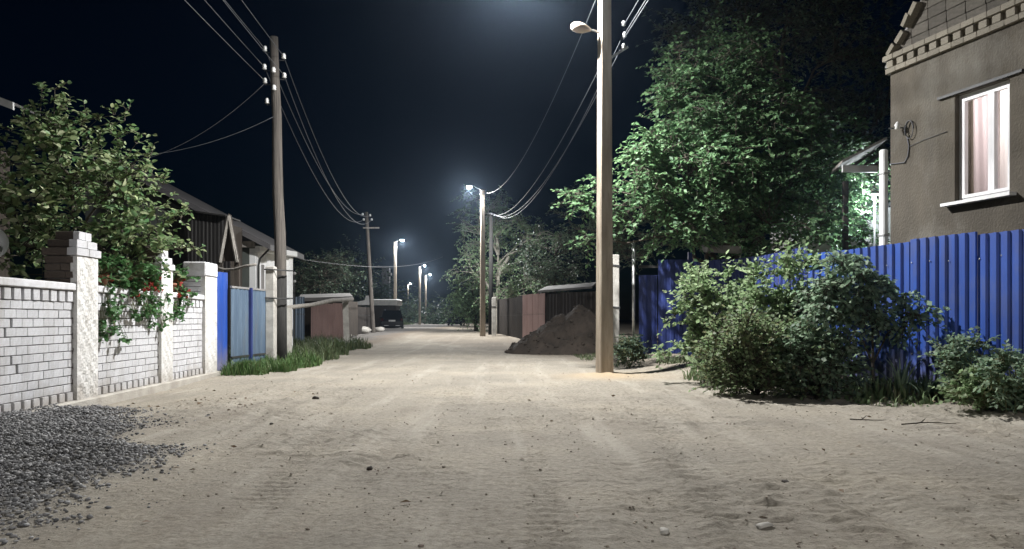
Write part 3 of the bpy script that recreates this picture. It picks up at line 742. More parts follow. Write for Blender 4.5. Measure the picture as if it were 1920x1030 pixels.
# ------------------------------------------------------------------ corrugated sheets
def sheet(name, p0, p1, z0, z1, material, parent, org, pitch=0.165, depth=0.03, flat=0.55, out=1.0):
    """one profiled sheet standing between two ground points; ribs are real folds"""
    p0 = Vector((p0[0], p0[1], 0)); p1 = Vector((p1[0], p1[1], 0)); d = p1 - p0; L = d.length; d /= L
    n = Vector((d.y, -d.x, 0)) * out
    prof = []; x = 0.0
    while x < L - 1e-6:
        for f, h in ((0, 0), (flat * 0.72, 0), (flat * 0.72 + 0.12, 1), (0.88, 1)):
            xx = x + f * pitch
            if xx < L: prof.append((xx, h * depth))
        x += pitch
    prof.append((L, 0))
    vs = []; m = len(prof)
    z0f = z0 if callable(z0) else (lambda t: z0)
    z1f = z1 if callable(z1) else (lambda t: z1)
    for k in range(2):
        for (xx, h) in prof:
            q = p0 + d * xx + n * h; vs.append((q.x, q.y, (z1f if k else z0f)(xx / L)))
    for k in range(2):
        for (xx, h) in prof:
            q = p0 + d * xx + n * (h - 0.0025); vs.append((q.x, q.y, (z1f if k else z0f)(xx / L)))
    fs = []
    for i in range(m - 1):
        fs.append((i, i + 1, m + i + 1, m + i)); fs.append((2 * m + i, 3 * m + i, 3 * m + i + 1, 2 * m + i + 1))
        fs.append((m + i, m + i + 1, 3 * m + i + 1, 3 * m + i))
    mb = MB(org); mb.add(vs, fs)
    return mb.build(name, material, parent)

def sheet_fence(name, label, a, b, H, material, zbase=None, ws=1.15, pitch=0.165, depth=0.03, post=True, drop=None, gap=0.0, out=1.0, group=None, cat='fence'):
    a = Vector((a[0], a[1], 0)); b = Vector((b[0], b[1], 0)); L = (b - a).length; d = (b - a) / L
    zb = zbase if zbase is not None else gz(a.x, a.y)
    root = thing(name, label, cat, (a.x, a.y, zb), 0, group); org = Vector(root.location)
    n = max(1, round(L / ws)); nv = Vector((d.y, -d.x, 0)) * out
    for i in range(n):
        p = a + d * (L * i / n + 0.002); q = a + d * (L * (i + 1) / n - 0.002)
        dz = random.uniform(-0.022, 0.022); tl = random.uniform(-0.012, 0.012); sk = nv * random.uniform(-0.012, 0.012); p = p + sk; q = q - sk; g0 = (gz(p.x, p.y) if zbase is None else zbase)
        sheet('sheet', p, q, g0 + gap - 0.08, (lambda t_, a_=zb + H + dz, b_=tl: a_ + b_ * (t_ - 0.5)), material, root, org, pitch, depth, out=out)
        sc_ = MB(org)
        for z_ in (zb + 0.45, zb + H - 0.35):
            for j_ in range(int(L / n / (pitch * 2))):
                c_ = p + d * (pitch * 0.2 + j_ * pitch * 2) + nv * 0.004; sc_.lathe((c_.x, c_.y, z_ + random.uniform(-.015, .015)), [(0.011, -0.002), (0.011, 0.005), (0.005, 0.008)], 6, nv)
        so_ = sc_.build('screws', M['steel'], root); so_['kind'] = 'stuff'
    if post:
        for z in (zb + 0.45, zb + H - 0.35):
            mb = MB(org); c = (a + b) / 2 - nv * 0.035; mb.box((c.x, c.y, z), (L, 0.04, 0.06), math.atan2(d.y, d.x)); mb.build('rail', M['dark_steel'], root)
        for i in range(int(L / 2.4) + 1):
            c = a + d * min(L - 0.04, 0.04 + i * 2.4) - nv * 0.09; mb = MB(org); mb.box((c.x, c.y, zb + H / 2 - 0.2), (0.06, 0.06, H), math.atan2(d.y, d.x)); mb.build('post', M['dark_steel'], root)
    return root

fA = Vector((fence_x(14.1), 14.1)); fB = Vector((fence_x(7.6), 7.6))
sheet_fence('sheet_fence', 'bright blue corrugated sheet fence in front of the plastered house', fA, fB, 2.2, M['blue_sheet'], zbase=0.2, out=1.0)
# darker continuation and gate, set back behind the shrubs
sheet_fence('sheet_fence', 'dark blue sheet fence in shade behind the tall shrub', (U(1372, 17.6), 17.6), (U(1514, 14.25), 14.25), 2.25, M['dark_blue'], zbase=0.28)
gy = 18.6
groot = thing('metal_gate', 'old dark blue gate beside the grey pipe post', 'gate', (U(1196, gy), gy, 0.4)); go = Vector(groot.location)
for (u0, u1, v0) in ((1198, 1232, 516), (1234, 1292, 487)):
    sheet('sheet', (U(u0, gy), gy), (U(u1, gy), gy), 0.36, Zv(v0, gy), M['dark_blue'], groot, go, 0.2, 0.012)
mb = MB(go); mb.box((U(1245, gy), gy + 0.05, Zv(500, gy)), (U(1292, gy) - U(1198, gy), 0.05, 0.06)); mb.build('frame_bar', M['dark_steel'], groot)
mb = MB(go); mb.box((U(1245, gy), gy + 0.05, 0.7), (U(1292, gy) - U(1198, gy), 0.05, 0.06)); mb.build('frame_bar', M['dark_steel'], groot)
mb = MB(go); mb.box((U(1294, gy), gy - 0.02, 1.55), (0.11, 0.11, 2.5)); mb.build('post', M['dark_blue'], groot)
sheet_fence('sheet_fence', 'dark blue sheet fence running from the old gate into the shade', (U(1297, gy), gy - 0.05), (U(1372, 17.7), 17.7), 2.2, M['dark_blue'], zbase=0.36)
t = thing('pipe_post', 'thin pale grey pipe post standing left of the old blue gate', 'post', (U(1188, 18.2), 18.2, gz(U(1188, 18.2), 18.2)))
mb = MB(t.location); mb.tube([(t.location.x, 18.2, 0.2), (t.location.x, 18.2, Zv(455, 18.2))], 0.035, 10); mb.build('pipe', M['steel'], t, True)
mb = MB(t.location); mb.tube([(t.location.x, 18.2, Zv(455, 18.2)), (t.location.x, 18.2, Zv(453, 18.2))], 0.04, 10); mb.build('cap', M['steel'], t, True)
t = thing('gate_canopy', 'small grey canopy above the dark fence behind the shrub', 'canopy', (U(1355, 17.9), 18.2, 2.6)); q = Vector(t.location)
mb = MB(q); mb.prism([(q.x - 0.42, 17.7, 2.72), (q.x + 0.40, 17.7, 2.68), (q.x + 0.36, 17.7, 2.86), (q.x - 0.38, 17.7, 2.90)], (0, 0, 0), (0, 0.7, 0.08)); mb.build('roof', M['grey_sheet'], t)
mb = MB(q); mb.box((q.x - 0.3, 18.2, 1.5), (0.08, 0.08, 2.44)); mb.box((q.x + 0.3, 18.2, 1.5), (0.08, 0.08, 2.44)); mb.build('post', M['dark_wood'], t)

# concrete stub behind the lamp pole with its two wire bands
t = thing('concrete_stub', 'short pale concrete stub post with two dark bands behind the nearest lamp post', 'post', (U(1152.5, 20), 20, gz(U(1152.5, 20), 20))); q = Vector(t.location)
mb = MB(q); mb.box((q.x, 20, Zv(478, 20) / 2 - 0.1), (0.21, 0.19, Zv(478, 20) + 0.2), R(8), bev=0.02); mb.build('shaft', M['stub'], t)
for v in (499, 577):
    mb = MB(q); mb.box((q.x, 20, Zv(v, 20)), (0.235, 0.215, 0.05), R(8), ry=R(6)); mb.build('band', M['dark_steel'], t)

# ------------------------------------------------------------------ plastered house on the right (local frame: x along the front towards us, y inwards)
HC = Vector((7.0, 14.3, 0)); HR = math.atan2(-0.963, 0.27)
hroot = thing('plastered_house', 'grey plastered house with lit window and cream brick cornice', 'house', HC, HR)
WX0, WX1, WZ0, WZ1 = 1.443, 2.474, 3.14, 4.92; HL = 7.5; HD = 8.0; ZC = 5.72
mb = MB()
def bx(mb, x0, x1, y0, y1, z0, z1): return mb.box(((x0 + x1) / 2, (y0 + y1) / 2, (z0 + z1) / 2), (x1 - x0, y1 - y0, z1 - z0))
bx(mb, 0, WX0, 0, 0.35, -0.2, ZC); bx(mb, WX1, HL, 0, 0.35, -0.2, ZC); bx(mb, WX0, WX1, 0, 0.35, -0.2, WZ0); bx(mb, WX0, WX1, 0, 0.35, WZ1, ZC)
bx(mb, 0, 0.35, 0.35, HD, -0.2, ZC); bx(mb, HL - 0.35, HL, 0.35, HD, -0.2, ZC); bx(mb, 0.35, HL - 0.35, HD - 0.35, HD, -0.2, ZC); bx(mb, 0.35, HL - 0.35, 0.35, HD - 0.35, ZC - 0.2, ZC)
bx(mb, 0.35, HL - 0.35, 0.35, HD - 0.35, 2.3, 2.45); bx(mb, 0.35, HL - 0.35, 3.2, 3.3, 2.45, ZC - 0.2)
mb.build('wall', M['plaster'], hroot)
# cornice: two projecting courses with spaced header bricks between them
mb = MB(); bx(mb, -0.06, HL, -0.055, 0.0, ZC, ZC + 0.10); bx(mb, -0.06, HL, -0.0, 0.3, ZC + 0.002, ZC + 0.33); bx(mb, -0.09, HL, -0.09, 0.0, ZC + 0.235, ZC + 0.33)
co = mb.build('cornice', M['cream_brick'], hroot)
nb_ = int(HL / 0.25)
for i in range(nb_):
    ob = bpy.data.objects.new('cornice_brick', brick_mesh(i % 5, M['cream_brick'])); C.objects.link(ob); ob.parent = co
    ob.location = (-0.02 + i * 0.25 + 0.07, -0.035, ZC + 0.167); ob.scale = (0.15, 0.07, 0.12)
for k, (zz_, yo) in enumerate(((ZC + 0.05, -0.062), (ZC + 0.283, -0.097))):
    for i in range(nb_):
        ob = bpy.data.objects.new('cornice_brick', brick_mesh((i + 2 * k) % 5, M['cream_brick'])); C.objects.link(ob); ob.parent = co
        ob.location = (-0.06 - 0.03 * k + i * 0.25 + 0.125, yo + 0.045, zz_); ob.scale = (0.243, 0.11, 0.094)
# gable of blocks with a stepped raking edge
ZG = ZC + 0.34
mb = MB(); HX = HL
mb.prism([(0.05, 0.1, ZG), (HX - 0.05, 0.1, ZG), (HX / 2, 0.1, ZG + (HX / 2 - 0.05) * 1.06)], (0, 0, 0), (0, 0.22, 0)); gb = mb.build('gable', M['mortar'], hroot)
z = ZG; r = 0
while z < ZG + 2.2:
    x0 = max(0.0, (z - ZG + 0.05) / 1.06); x = x0 - (0.2 if r % 2 else 0.0)
    while x < 4.3:
        xa = max(x, x0); xb = x + 0.39
        if xb - xa > 0.08 and xb < HX - x0:
            ob = bpy.data.objects.new('block', brick_mesh(r % 5, M['block'])); C.objects.link(ob); ob.parent = gb
            ob.location = ((xa + xb) / 2, 0.12, z + 0.097); ob.scale = (xb - xa - 0.012, 0.1, 0.182)
        x = xb
    z += 0.194; r += 1
for i in range(12):                                 # broken rake bricks
    xx = -0.02 + i * 0.19 + random.uniform(-0.03, 0.03)
    ob = bpy.data.objects.new('rake_brick', brick_mesh(i % 5, M['cream_brick'])); C.objects.link(ob); ob.parent = gb
    ob.location = (xx + 0.05, 0.06 + random.uniform(-0.03, 0.02), ZG + 0.06 + 1.06 * xx + random.uniform(-0.02, 0.04)); ob.rotation_euler = (0, R(-46 + random.uniform(-12, 12)), random.uniform(-0.2, 0.2))
    ob.scale = (0.23, 0.24, 0.10)
sl = math.atan(1.06)
for s in (0, 1):
    mb = MB(); L_ = (HX / 2 + 0.3) / math.cos(sl); cx = HX / 4 - 0.15 if s == 0 else HX * 3 / 4 + 0.15
    mb.box((cx, HD / 2 + 0.2, ZG + 0.10 + (HX / 4 - 0.15) * 1.06 + 0.10), (L_, HD + 0.1, 0.05), ry=(-sl if s == 0 else sl)); mb.build('roof', M['grey_sheet'], hroot)
# window
wn = MB(); fy0, fy1 = 0.10, 0.17
def frame(mb, x0, x1, z0, z1, t_, y0, y1):
    bx(mb, x0, x0 + t_, y0, y1, z0, z1); bx(mb, x1 - t_, x1, y0, y1, z0, z1); bx(mb, x0 + t_, x1 - t_, y0, y1, z0, z0 + t_); bx(mb, x0 + t_, x1 - t_, y0, y1, z1 - t_, z1)
frame(wn, WX0, WX1, WZ0, WZ1, 0.055, fy0, fy1); win = wn.build('window', M['pvc'], hroot)
mxx = WX0 + 0.60 * (WX1 - WX0)
glass = bpy.data.materials.new('window_glass'); glass.use_nodes = True; t_ = glass.node_tree
gl = t_.nodes.new('ShaderNodeBsdfGlossy'); gl.inputs['Roughness'].default_value = 0.02; tr_ = t_.nodes.new('ShaderNodeBsdfTransparent'); mx_ = t_.nodes.new('ShaderNodeMixShader')
mx_.inputs[0].default_value = 0.07; t_.links.new(tr_.outputs[0], mx_.inputs[1]); t_.links.new(gl.outputs[0], mx_.inputs[2]); t_.links.new(mx_.outputs[0], t_.nodes['Material Output'].inputs['Surface'])
for (x0, x1) in ((WX0 + 0.058, mxx), (mxx + 0.004, WX1 - 0.058)):
    s = MB(); frame(s, x0, x1, WZ0 + 0.058, WZ1 - 0.058, 0.055, fy0 - 0.012, fy1 - 0.01); s.build('sash', M['pvc'], win)
    s = MB(); bx(s, x0 + 0.055, x1 - 0.055, fy0 + 0.03, fy0 + 0.036, WZ0 + 0.113, WZ1 - 0.113); s.build('pane', glass, win)
s = MB(); bx(s, WX0 - 0.16, WX1 + 0.12, -0.14, 0.09, WZ0 - 0.055, WZ0 - 0.005); s.build('sill', M['white_paint'], win)
s = MB(); bx(s, WX0 - 0.32, WX1 + 0.25, -0.05, 0.02, WZ1 + 0.01, WZ1 + 0.055); s.build('lintel', M['dark_steel'], win)
def cloth(x0, x1, y, z0, z1, folds, amp, material, name, slant=0.0):
    nx = 60; vs = []; fs = []
    for k in range(7):
        tz = k / 6
        for i in range(nx + 1):
            t = i / nx; xx = x0 + (x1 - x0) * t + slant * (1 - tz); vs.append((xx, y + amp * math.sin(t * folds * 6.283 + 0.6 * tz) * (0.7 + 0.3 * tz), z0 + (z1 - z0) * tz))
    for k in range(6):
        for i in range(nx): q = k * (nx + 1) + i; fs.append((q, q + 1, q + nx + 2, q + nx + 1))
    mb = MB(); mb.add(vs, fs); o = mb.build(name, material, win, True); return o
def curtain_mat(name, col, trans):
    m = bpy.data.materials.new(name); m.use_nodes = True; t = m.node_tree
    d = t.nodes.new('ShaderNodeBsdfDiffuse'); d.inputs[0].default_value = (*col, 1); tl = t.nodes.new('ShaderNodeBsdfTranslucent'); tl.inputs[0].default_value = (*col, 1)
    tp = t.nodes.new('ShaderNodeBsdfTransparent'); m1 = t.nodes.new('ShaderNodeMixShader'); m1.inputs[0].default_value = 0.6; m2 = t.nodes.new('ShaderNodeMixShader'); m2.inputs[0].default_value = trans
    t.links.new(d.outputs[0], m1.inputs[1]); t.links.new(tl.outputs[0], m1.inputs[2]); t.links.new(m1.outputs[0], m2.inputs[1]); t.links.new(tp.outputs[0], m2.inputs[2]); t.links.new(m2.outputs[0], t.nodes['Material Output'].inputs['Surface'])
    return m
cloth(WX0 - 0.05, WX0 + 0.44, 0.42, WZ0 + 0.02, WZ1 + 0.1, 3, 0.03, curtain_mat('pink_curtain', (0.74, 0.67, 0.70), 0.15), 'curtain', 0.03)
cloth(WX0 + 0.40, WX1 + 0.1, 0.50, WZ0 + 0.02, WZ1 + 0.1, 3.5, 0.02, curtain_mat('lace_curtain', (0.85, 0.82, 0.82), 0.25), 'net_curtain')
mb = MB(); bx(mb, 0.36, 4.0, 3.0, 3.19, 2.46, ZC - 0.22); mb.build('room_wall', M['white_paint'], hroot)
rl = bpy.data.lights.new('room_lamp', 'POINT'); rl.energy = 270; rl.color = (1.0, 0.90, 0.86); rl.shadow_soft_size = 0.12
ro = bpy.data.objects.new('room_lamp', rl); C.objects.link(ro); ro.parent = hroot; ro.location = (1.9, 1.7, 5.0)
# service cable, hook and insulator by the corner
mb = MB(); mb.tube([(0.30, 0.0, 4.66), (0.24, -0.10, 4.66), (0.20, -0.22, 4.66)], 0.012, 6); mb.build('hook', M['dark_steel'], hroot)
mb = MB(); mb.lathe((0.30, -0.12, 4.62), [(0.02, 0), (0.05, 0.02), (0.032, 0.05), (0.055, 0.075), (0.03, 0.12), (0.015, 0.14)], 12); mb.build('insulator', M['porcelain'], hroot, True)
mb = MB(); cp_ = []
for i in range(30):
    a = i / 29 * 6.283 * 1.6; cp_.append((0.50 + 0.09 * math.cos(a), -0.03 - 0.001 * i, 4.58 + 0.16 * math.sin(a)))
mb.tube(cp_, 0.008, 5); mb.tube([(0.42, -0.02, 4.48), (0.46, -0.015, 4.3), (0.44, -0.015, 4.12), (0.36, -0.015, 4.02), (0.15, -0.015, 4.04), (0.0, -0.015, 4.06)], 0.011, 5)
mb.tube([(0.44, -0.013, 4.28), (0.8, -0.013, 4.33), (1.3, -0.013, 4.36)], 0.005, 5); mb.build('cable', M['cable'], hroot, True)
mb = MB(); mb.box((-0.12, -0.05, 3.3), (0.14, 0.11, 2.1), bev=0.02); dp_ = mb.build('downpipe', M['white_paint'], hroot)
for z in (2.75, 3.9):
    mb = MB(); mb.box((-0.12, -0.05, z), (0.16, 0.13, 0.03)); mb.build('clip', M['steel'], dp_)
# canopy on the shaded side of the house
t = thing('porch_canopy', 'porch canopy with white fascia against the dark side of the plastered house', 'canopy', (U(1615, 16), 16, 0)); q = Vector(t.location)
mb = MB(q); mb.box((U(1612, 16), 16.0, Zv(317, 16)), (0.74, 0.04, 0.14), R(3)); mb.build('fascia', M['white_paint'], t)
mb = MB(q); mb.prism([(U(1578, 16), 15.97, Zv(306, 16)), (U(1662, 16), 15.97, Zv(262, 16)), (U(1662, 16), 15.97, Zv(257, 16)), (U(1578, 16), 15.97, Zv(301, 16))], (0, 0, 0), (0.3, 1.4, 0)); mb.build('roof', M['grey_wood'], t)
for i in range(3):
    mb = MB(q); u_ = 1598 + i * 20; mb.tube([(U(u_, 16.1), 16.1, Zv(312, 16.1)), (U(u_ + 42, 16.1), 16.1 , Zv(283, 16.1))], 0.03, 6); mb.build('rafter', M['dark_wood'], t)
mb = MB(q); mb.box((U(1585, 16.9), 16.9, 2.1), (0.1, 0.1, 4.2)); mb.build('post', M['dark_wood'], t)
# white outbuilding lit by a yard lamp behind the fence
t = thing('white_shed', 'white walled shed glimpsed through leaves beside the downpipe', 'shed', (9.2, 20.5, 0.3)); q = Vector(t.location)
mb = MB(q); mb.box((9.0, 21.7, 2.2), (2.9, 1.8, 4.0)); mb.build('wall', M['white_paint'], t)
mb = MB(q); mb.prism([(7.4, 20.6, 4.21), (10.6, 20.6, 4.21), (10.6, 20.6, 4.28), (7.4, 20.6, 4.28)], (0, 0, 0), (0, 2.2, 0.35)); mb.build('roof', M['grey_sheet'], t)
t = thing('yard_lamp', 'small lit yard lamp on a pole before the white shed', 'lamp', (8.9, 19.0, 4.15)); q = Vector(t.location)
mb = MB(q); mb.lathe((8.9, 19.0, 4.23), [(0.05, 0), (0.11, 0.02), (0.12, 0.05), (0.03, 0.09)], 12); mb.build('shade', M['steel'], t, True)
mb = MB(q); mb.lathe((8.9, 19.0, 4.12), [(0.0, 0), (0.04, 0.02), (0.045, 0.06), (0.025, 0.10)], 10); mb.build('bulb', emit_mat('lit_bulb', (0.85, 0.95, 1.0), 12), t, True)
mb = MB(q); mb.tube([(8.93, 19.05, 0.2), (8.93, 19.05, 4.3)], 0.03, 8); mb.build('post', M['dark_steel'], t, True)
yl = bpy.data.lights.new('bulb_light', 'POINT'); yl.energy = 650; yl.color = (0.85, 0.95, 1.0); yl.shadow_soft_size = 0.06
yo = bpy.data.objects.new('bulb_light', yl); C.objects.link(yo); yo.parent = t; yo.location = (0, 0, -0.09)

# ------------------------------------------------------------------ trees
def add_tree(name, label, base, top, tr, ells, nclump, rc, sprays, slen, nleaf, ll, lw, leafm, bark, seed, droop=0.2, up=0.0, flat=0.6, wide=False, limb=0.05, stems=None, cat='tree', extra=None, shell=0.5, group=None, toss=0.42):
    rg = np.random.default_rng(seed)
    root = thing(name, label, cat, base, 0, group)
    cl = sample_clumps(ells, nclump, rg, rc, shell)
    if extra is not None: cl = np.concatenate([cl, np.array(extra, float)])
    ld, tw = foliage(cl, rg, sprays, slen, nleaf, ll, lw, droop, up, flat, toss=toss)
    k = ld[0][:, 2] > RG(base[0], base[1]) + 0.03; ld = tuple(a[k] for a in ld)
    tr_, cr_ = grow(root, base, top, tr, cl, ld, tw, bark, leafm, rg, wide, limb_r=limb, stems=stems, lobes=ells)
    return root

def E(u, v, Y, ru, rv, ry): return (U(u, Y), Y, Zv(v, Y), ru / 1450 * Y, ry, rv / 1450 * Y)
# the big green tree
YT = 18.3
ells = [E(1290, 330, 17.4, 110, 95, 1.3), E(1400, 280, YT, 130, 130, 1.6), E(1330, 200, 18.8, 95, 85, 1.2), E(1490, 330, YT, 120, 110, 1.6), E(1250, 420, 17.2, 75, 45, 1.0), E(1440, 420, 17.6, 130, 60, 1.3),
        E(1370, 140, 19, 60, 70, 1.0), E(1230, 270, 18, 50, 50, 0.8), E(1545, 410, 17.8, 40, 50, 0.8), E(1420, 130, 19.2, 40, 70, 0.8), E(1265, 150, 19, 30, 70, 0.6), E(1545, 300, 19.5, 80, 120, 1.2), E(1600, 340, 20.0, 55, 80, 0.8), E(1195, 330, 17.8, 30, 60, 0.6), E(1275, 110, 19, 18, 50, 0.4), E(1380, 85, 19.2, 22, 50, 0.4), E(1340, 60, 19.4, 16, 40, 0.35)]
add_tree('leafy_tree', 'large leafy green tree lit from the street behind the dark blue fence', (U(1380, 18.8), 18.8, 0.4), (U(1375, 18.8), 18.8, 5.2), 0.17, ells, 370, 0.42, 11, 0.58, 10, 0.125, 0.078, L_TREE, M['bark'], 5, droop=0.25, flat=0.5, limb=0.06, toss=0.7,
         extra=[(U(1085, 17.6), 17.6, Zv(365, 17.6), 0.3), (U(1108, 17.6), 17.6, Zv(385, 17.6), 0.35), (U(1120, 17.8), 17.8, Zv(350, 17.8), 0.3), (U(1105, 18.5), 18.5, Zv(445, 18.5), 0.3), (U(1160, 18), 18, Zv(400, 18), 0.35)] + [(U(u_, 19.9), 19.9 + 0.05 * k_, Zv(v_, 19.9), 0.3) for k_, (u_, v_) in enumerate(((1575, 450), (1590, 415), (1600, 440), (1612, 400), (1622, 430), (1632, 455), (1580, 430), (1605, 462)))])
# dim tall trees further back
add_tree('tall_dark_tree', 'tall dim tree rising behind the leafy tree at the top of the picture', (U(1480, 25), 25, 0.3), (U(1460, 25), 25, 9), 0.2,
         [E(1400, 60, 25, 150, 90, 2), E(1560, 110, 25, 130, 130, 2), E(1300, 90, 24.5, 80, 60, 1.4), E(1620, 270, 25, 80, 120, 1.6), E(1480, -20, 25, 120, 70, 2), E(1530, 300, 24, 90, 120, 1.5)], 150, 0.7, 11, 0.9, 9, 0.15, 0.075, L_DARK, M['bark'], 8, droop=0.2, flat=0.7, limb=0.06)
add_tree('yard_tree', 'dark tree between the blue gate and the soil heap', (U(1150, 27), 27, 0.3), (U(1140, 27), 27, 4.5), 0.14, [E(1130, 440, 27, 60, 60, 1.4), E(1100, 390, 28, 50, 40, 1.2), E(1190, 430, 26, 50, 60, 1.2)], 45, 0.5, 9, 0.6, 9, 0.12, 0.06, L_DARK, M['bark'], 9, limb=0.04)
# the yellow-green tree behind the white wall, upright shoots
YL = 12.6
ells = [E(130, 400, YL, 130, 90, 0.9), E(110, 320, YL, 90, 75, 0.8), E(250, 440, YL + 0.3, 90, 70, 0.8), E(40, 430, YL, 70, 90, 0.9), E(210, 350, YL, 70, 55, 0.7), E(300, 440, YL + 0.6, 40, 40, 0.4), E(100, 255, YL, 45, 45, 0.4)]
shoots = []
for (u, v, u2, v2) in ((100, 300, 84, 172), (108, 310, 100, 165), (60, 330, 40, 215), (165, 310, 158, 205), (190, 320, 190, 225), (225, 320, 235, 205), (235, 370, 262, 250), (265, 400, 310, 335), (300, 430, 352, 395), (30, 400, 5, 300), (320, 470, 365, 465), (70, 300, 62, 205), (130, 300, 122, 190), (205, 320, 212, 215), (250, 380, 285, 290), (15, 380, 18, 245)):
    for i in range(6):
        t = (i + 1) / 6; shoots.append((U(u + (u2 - u) * t, YL), YL + random.uniform(-0.1, 0.1), Zv(v + (v2 - v) * t, YL), 0.10))
rg = np.random.default_rng(21); lroot = thing('garden_tree', 'yellow-green fruit tree with upright shoots behind the white brick wall', 'tree', (U(150, 13), 13, -0.1))
cl = sample_clumps(ells, 92, rg, 0.28, 0.3); sh = np.array(shoots)
ld1, tw1 = foliage(cl, rg, 5, 0.40, 7, 0.135, 0.075, 0.15, 0.55, 0.9, toss=0.7)
ld2, tw2 = foliage(sh, rg, 3, 0.15, 4, 0.10, 0.06, 0.05, 0.9, 0.9)
ld = cat_leaf(ld1, ld2); tw = cat_tw(tw1, tw2)
# the leaves that face the street and show largest are single parts
P = ld[0]; score = P[:, 1] * 1.0 - 0.2 * np.abs(P[:, 0] - U(170, YL)); 
order = np.argsort(score); inview = order[(P[order, 0] > -0.66 * P[order, 1])][:300]; rest = np.setdiff1d(np.arange(len(P)), inview)
grow(lroot, (U(150, 13), 13, -0.1), (U(140, 12.8), 12.8, 3.2), 0.09, np.concatenate([cl, sh[5::6]]), tuple(a[rest] for a in ld), tw, M['bark'], L_YEL, rg, wide=True, limb_r=0.03, lobes=ells)
V1, F1 = leaves_mesh(np.zeros((1, 3)), np.array([[1.0, 0, 0]]), np.array([[0, 0, 1.0]]), np.array([1.0]), np.array([0.58]), True)
lm = []
for c_ in ([(0.27, 0.33, 0.15)], [(0.38, 0.41, 0.25)], [(0.16, 0.25, 0.11)]):
    me = mesh_from('leaf', V1, F1); me.materials.append(leaf_mat('single_leaf', [c_[0], c_[0]], 0.3)); lm.append(me)
lo = Vector(lroot.location)
for i in inview:
    ob = bpy.data.objects.new('leaf', lm[i % 3]); C.objects.link(ob); ob.parent = lroot
    d = Vector(ld[1][i]).normalized(); n = Vector(ld[2][i]); s = n.cross(d).normalized(); n = d.cross(s)
    ob.rotation_euler = Matrix((d, s, n)).transposed().to_euler(); ob.location = Vector(P[i]) - lo; ob.scale = (ld[3][i],) * 3

# pale branched tree by the second lamp, its willow-like neighbour, dark far trees
add_tree('pale_branched_tree', 'tree with bare pale branches behind the second lamp post', (U(930, 52), 52, 0.26), (U(935, 52), 52, 5.5), 0.24,
         [E(900, 440, 52, 40, 40, 1.5), E(960, 470, 52, 70, 60, 2), E(1000, 440, 53, 50, 45, 1.6), E(930, 520, 51, 50, 40, 1.6), E(985, 530, 52, 50, 40, 1.5), E(915, 395, 52.5, 60, 45, 1.6), E(880, 500, 51, 30, 40, 1.2)], 105, 0.75, 9, 0.9, 8, 0.20, 0.09, L_PALE, M['pale_bark'], 31, droop=0.35, limb=0.13)
add_tree('willow_bush', 'bright green weeping bush at the bend behind the dark car', (U(893, 57), 57, 0.3), (U(885, 57), 57, 3.5), 0.15,
         [E(862, 560, 57, 24, 30, 1.5), E(880, 540, 57, 24, 45, 1.5), E(890, 580, 56, 24, 26, 1.2)], 46, 0.6, 10, 0.8, 8, 0.2, 0.085, L_PALE, M['bark'], 33, droop=0.5, limb=0.05)
far = [(600, 520, 46, 70, 45, 'dark tree mass above the maroon shed roof', 60), (650, 510, 62, 50, 50, 'dark tree left of the leaning pole far off', 50), (720, 560, 92, 30, 35, 'dark tree beside the third lamp post far off', 40),
       (1040, 480, 40, 60, 55, 'dark tree above the brown fence behind the soil heap', 55), (830, 590, 120, 30, 18, 'dim low tree at the far end of the lane', 30), (770, 585, 118, 16, 22, 'dim bush at the foot of the distant lamp pair', 26)]
for k, (u, v, Y, ru, rv, lb, n) in enumerate(far):
    add_tree('distant_tree', lb, (U(u, Y), Y, 0.26), (U(u, Y), Y, Zv(v, Y) * 0.8), 0.16, [E(u, v, Y, ru, rv, ru / 1450 * Y), E(u - ru * 0.4, v + rv * 0.4, Y, ru * 0.6, rv * 0.6, 1.2)], n, 0.025 * Y * 0.7, 8, 0.02 * Y, 7, 0.0036 * Y, 0.0019 * Y, L_DARK, M['bark'], 50 + k, limb=0.07)

# ------------------------------------------------------------------ shrubs in front of the blue fence
def shrub(label, x, y, h, rx, ry, n, seed, leafm, ll=0.105, lw=0.074, name='leafy_shrub', sprays=9, lean=(0, 0), slen=0.34, nleaf=8):
    rg = np.random.default_rng(seed); z = RG(x, y)
    st = [(x + lean[0] * 0.5 + rx * 0.6 * math.cos(a) * rg.random(), y + ry * 0.6 * math.sin(a) * rg.random(), z + h * (0.55 + 0.35 * rg.random())) for a in np.arange(7) * 0.9]
    ells = [(x + lean[0], y + lean[1], z + h * 0.60, rx * 0.85, ry * 0.85, h * 0.40), (x, y, z + h * 0.30, rx, ry, h * 0.32), (x + rx * 0.45, y, z + h * 0.62, rx * 0.5, ry * 0.6, h * 0.28), (x - rx * 0.45, y + 0.1, z + h * 0.66, rx * 0.45, ry * 0.6, h * 0.30)]
    sh_ = [(x + rx * rg.uniform(-1.05, 1.05), y + ry * rg.uniform(-0.8, 0.8), z + h * rg.uniform(0.72, 1.10), 0.05) for _ in range(15)] + [(x + rx * rg.uniform(-1.35, 1.2), y + ry * rg.uniform(-1.2, 0.6), z + h * rg.uniform(0.12, 0.7), 0.08) for _ in range(14)]
    return add_tree(name, label, (x, y, z), (x, y, z + h * 0.5), 0.022, ells, n, 0.2, sprays, slen, nleaf, ll, lw, leafm, M['bark'], seed, droop=0.1, up=0.55, flat=0.9, stems=st, cat='shrub', limb=0.012, group='shrubs in front of the blue fence', shell=0.3, extra=sh_, toss=1.0)
shrub('leftmost tall shrub in front of the dark blue fence', U(1345, 14.3), 14.3, 1.85, 0.70, 0.62, 46, 61, L_SHRUB, sprays=8)
shrub('tallest shrub, standing where the bright blue fence begins', U(1475, 12.9), 12.9, 1.95, 0.62, 0.5, 40, 62, L_SHRUB, sprays=8)
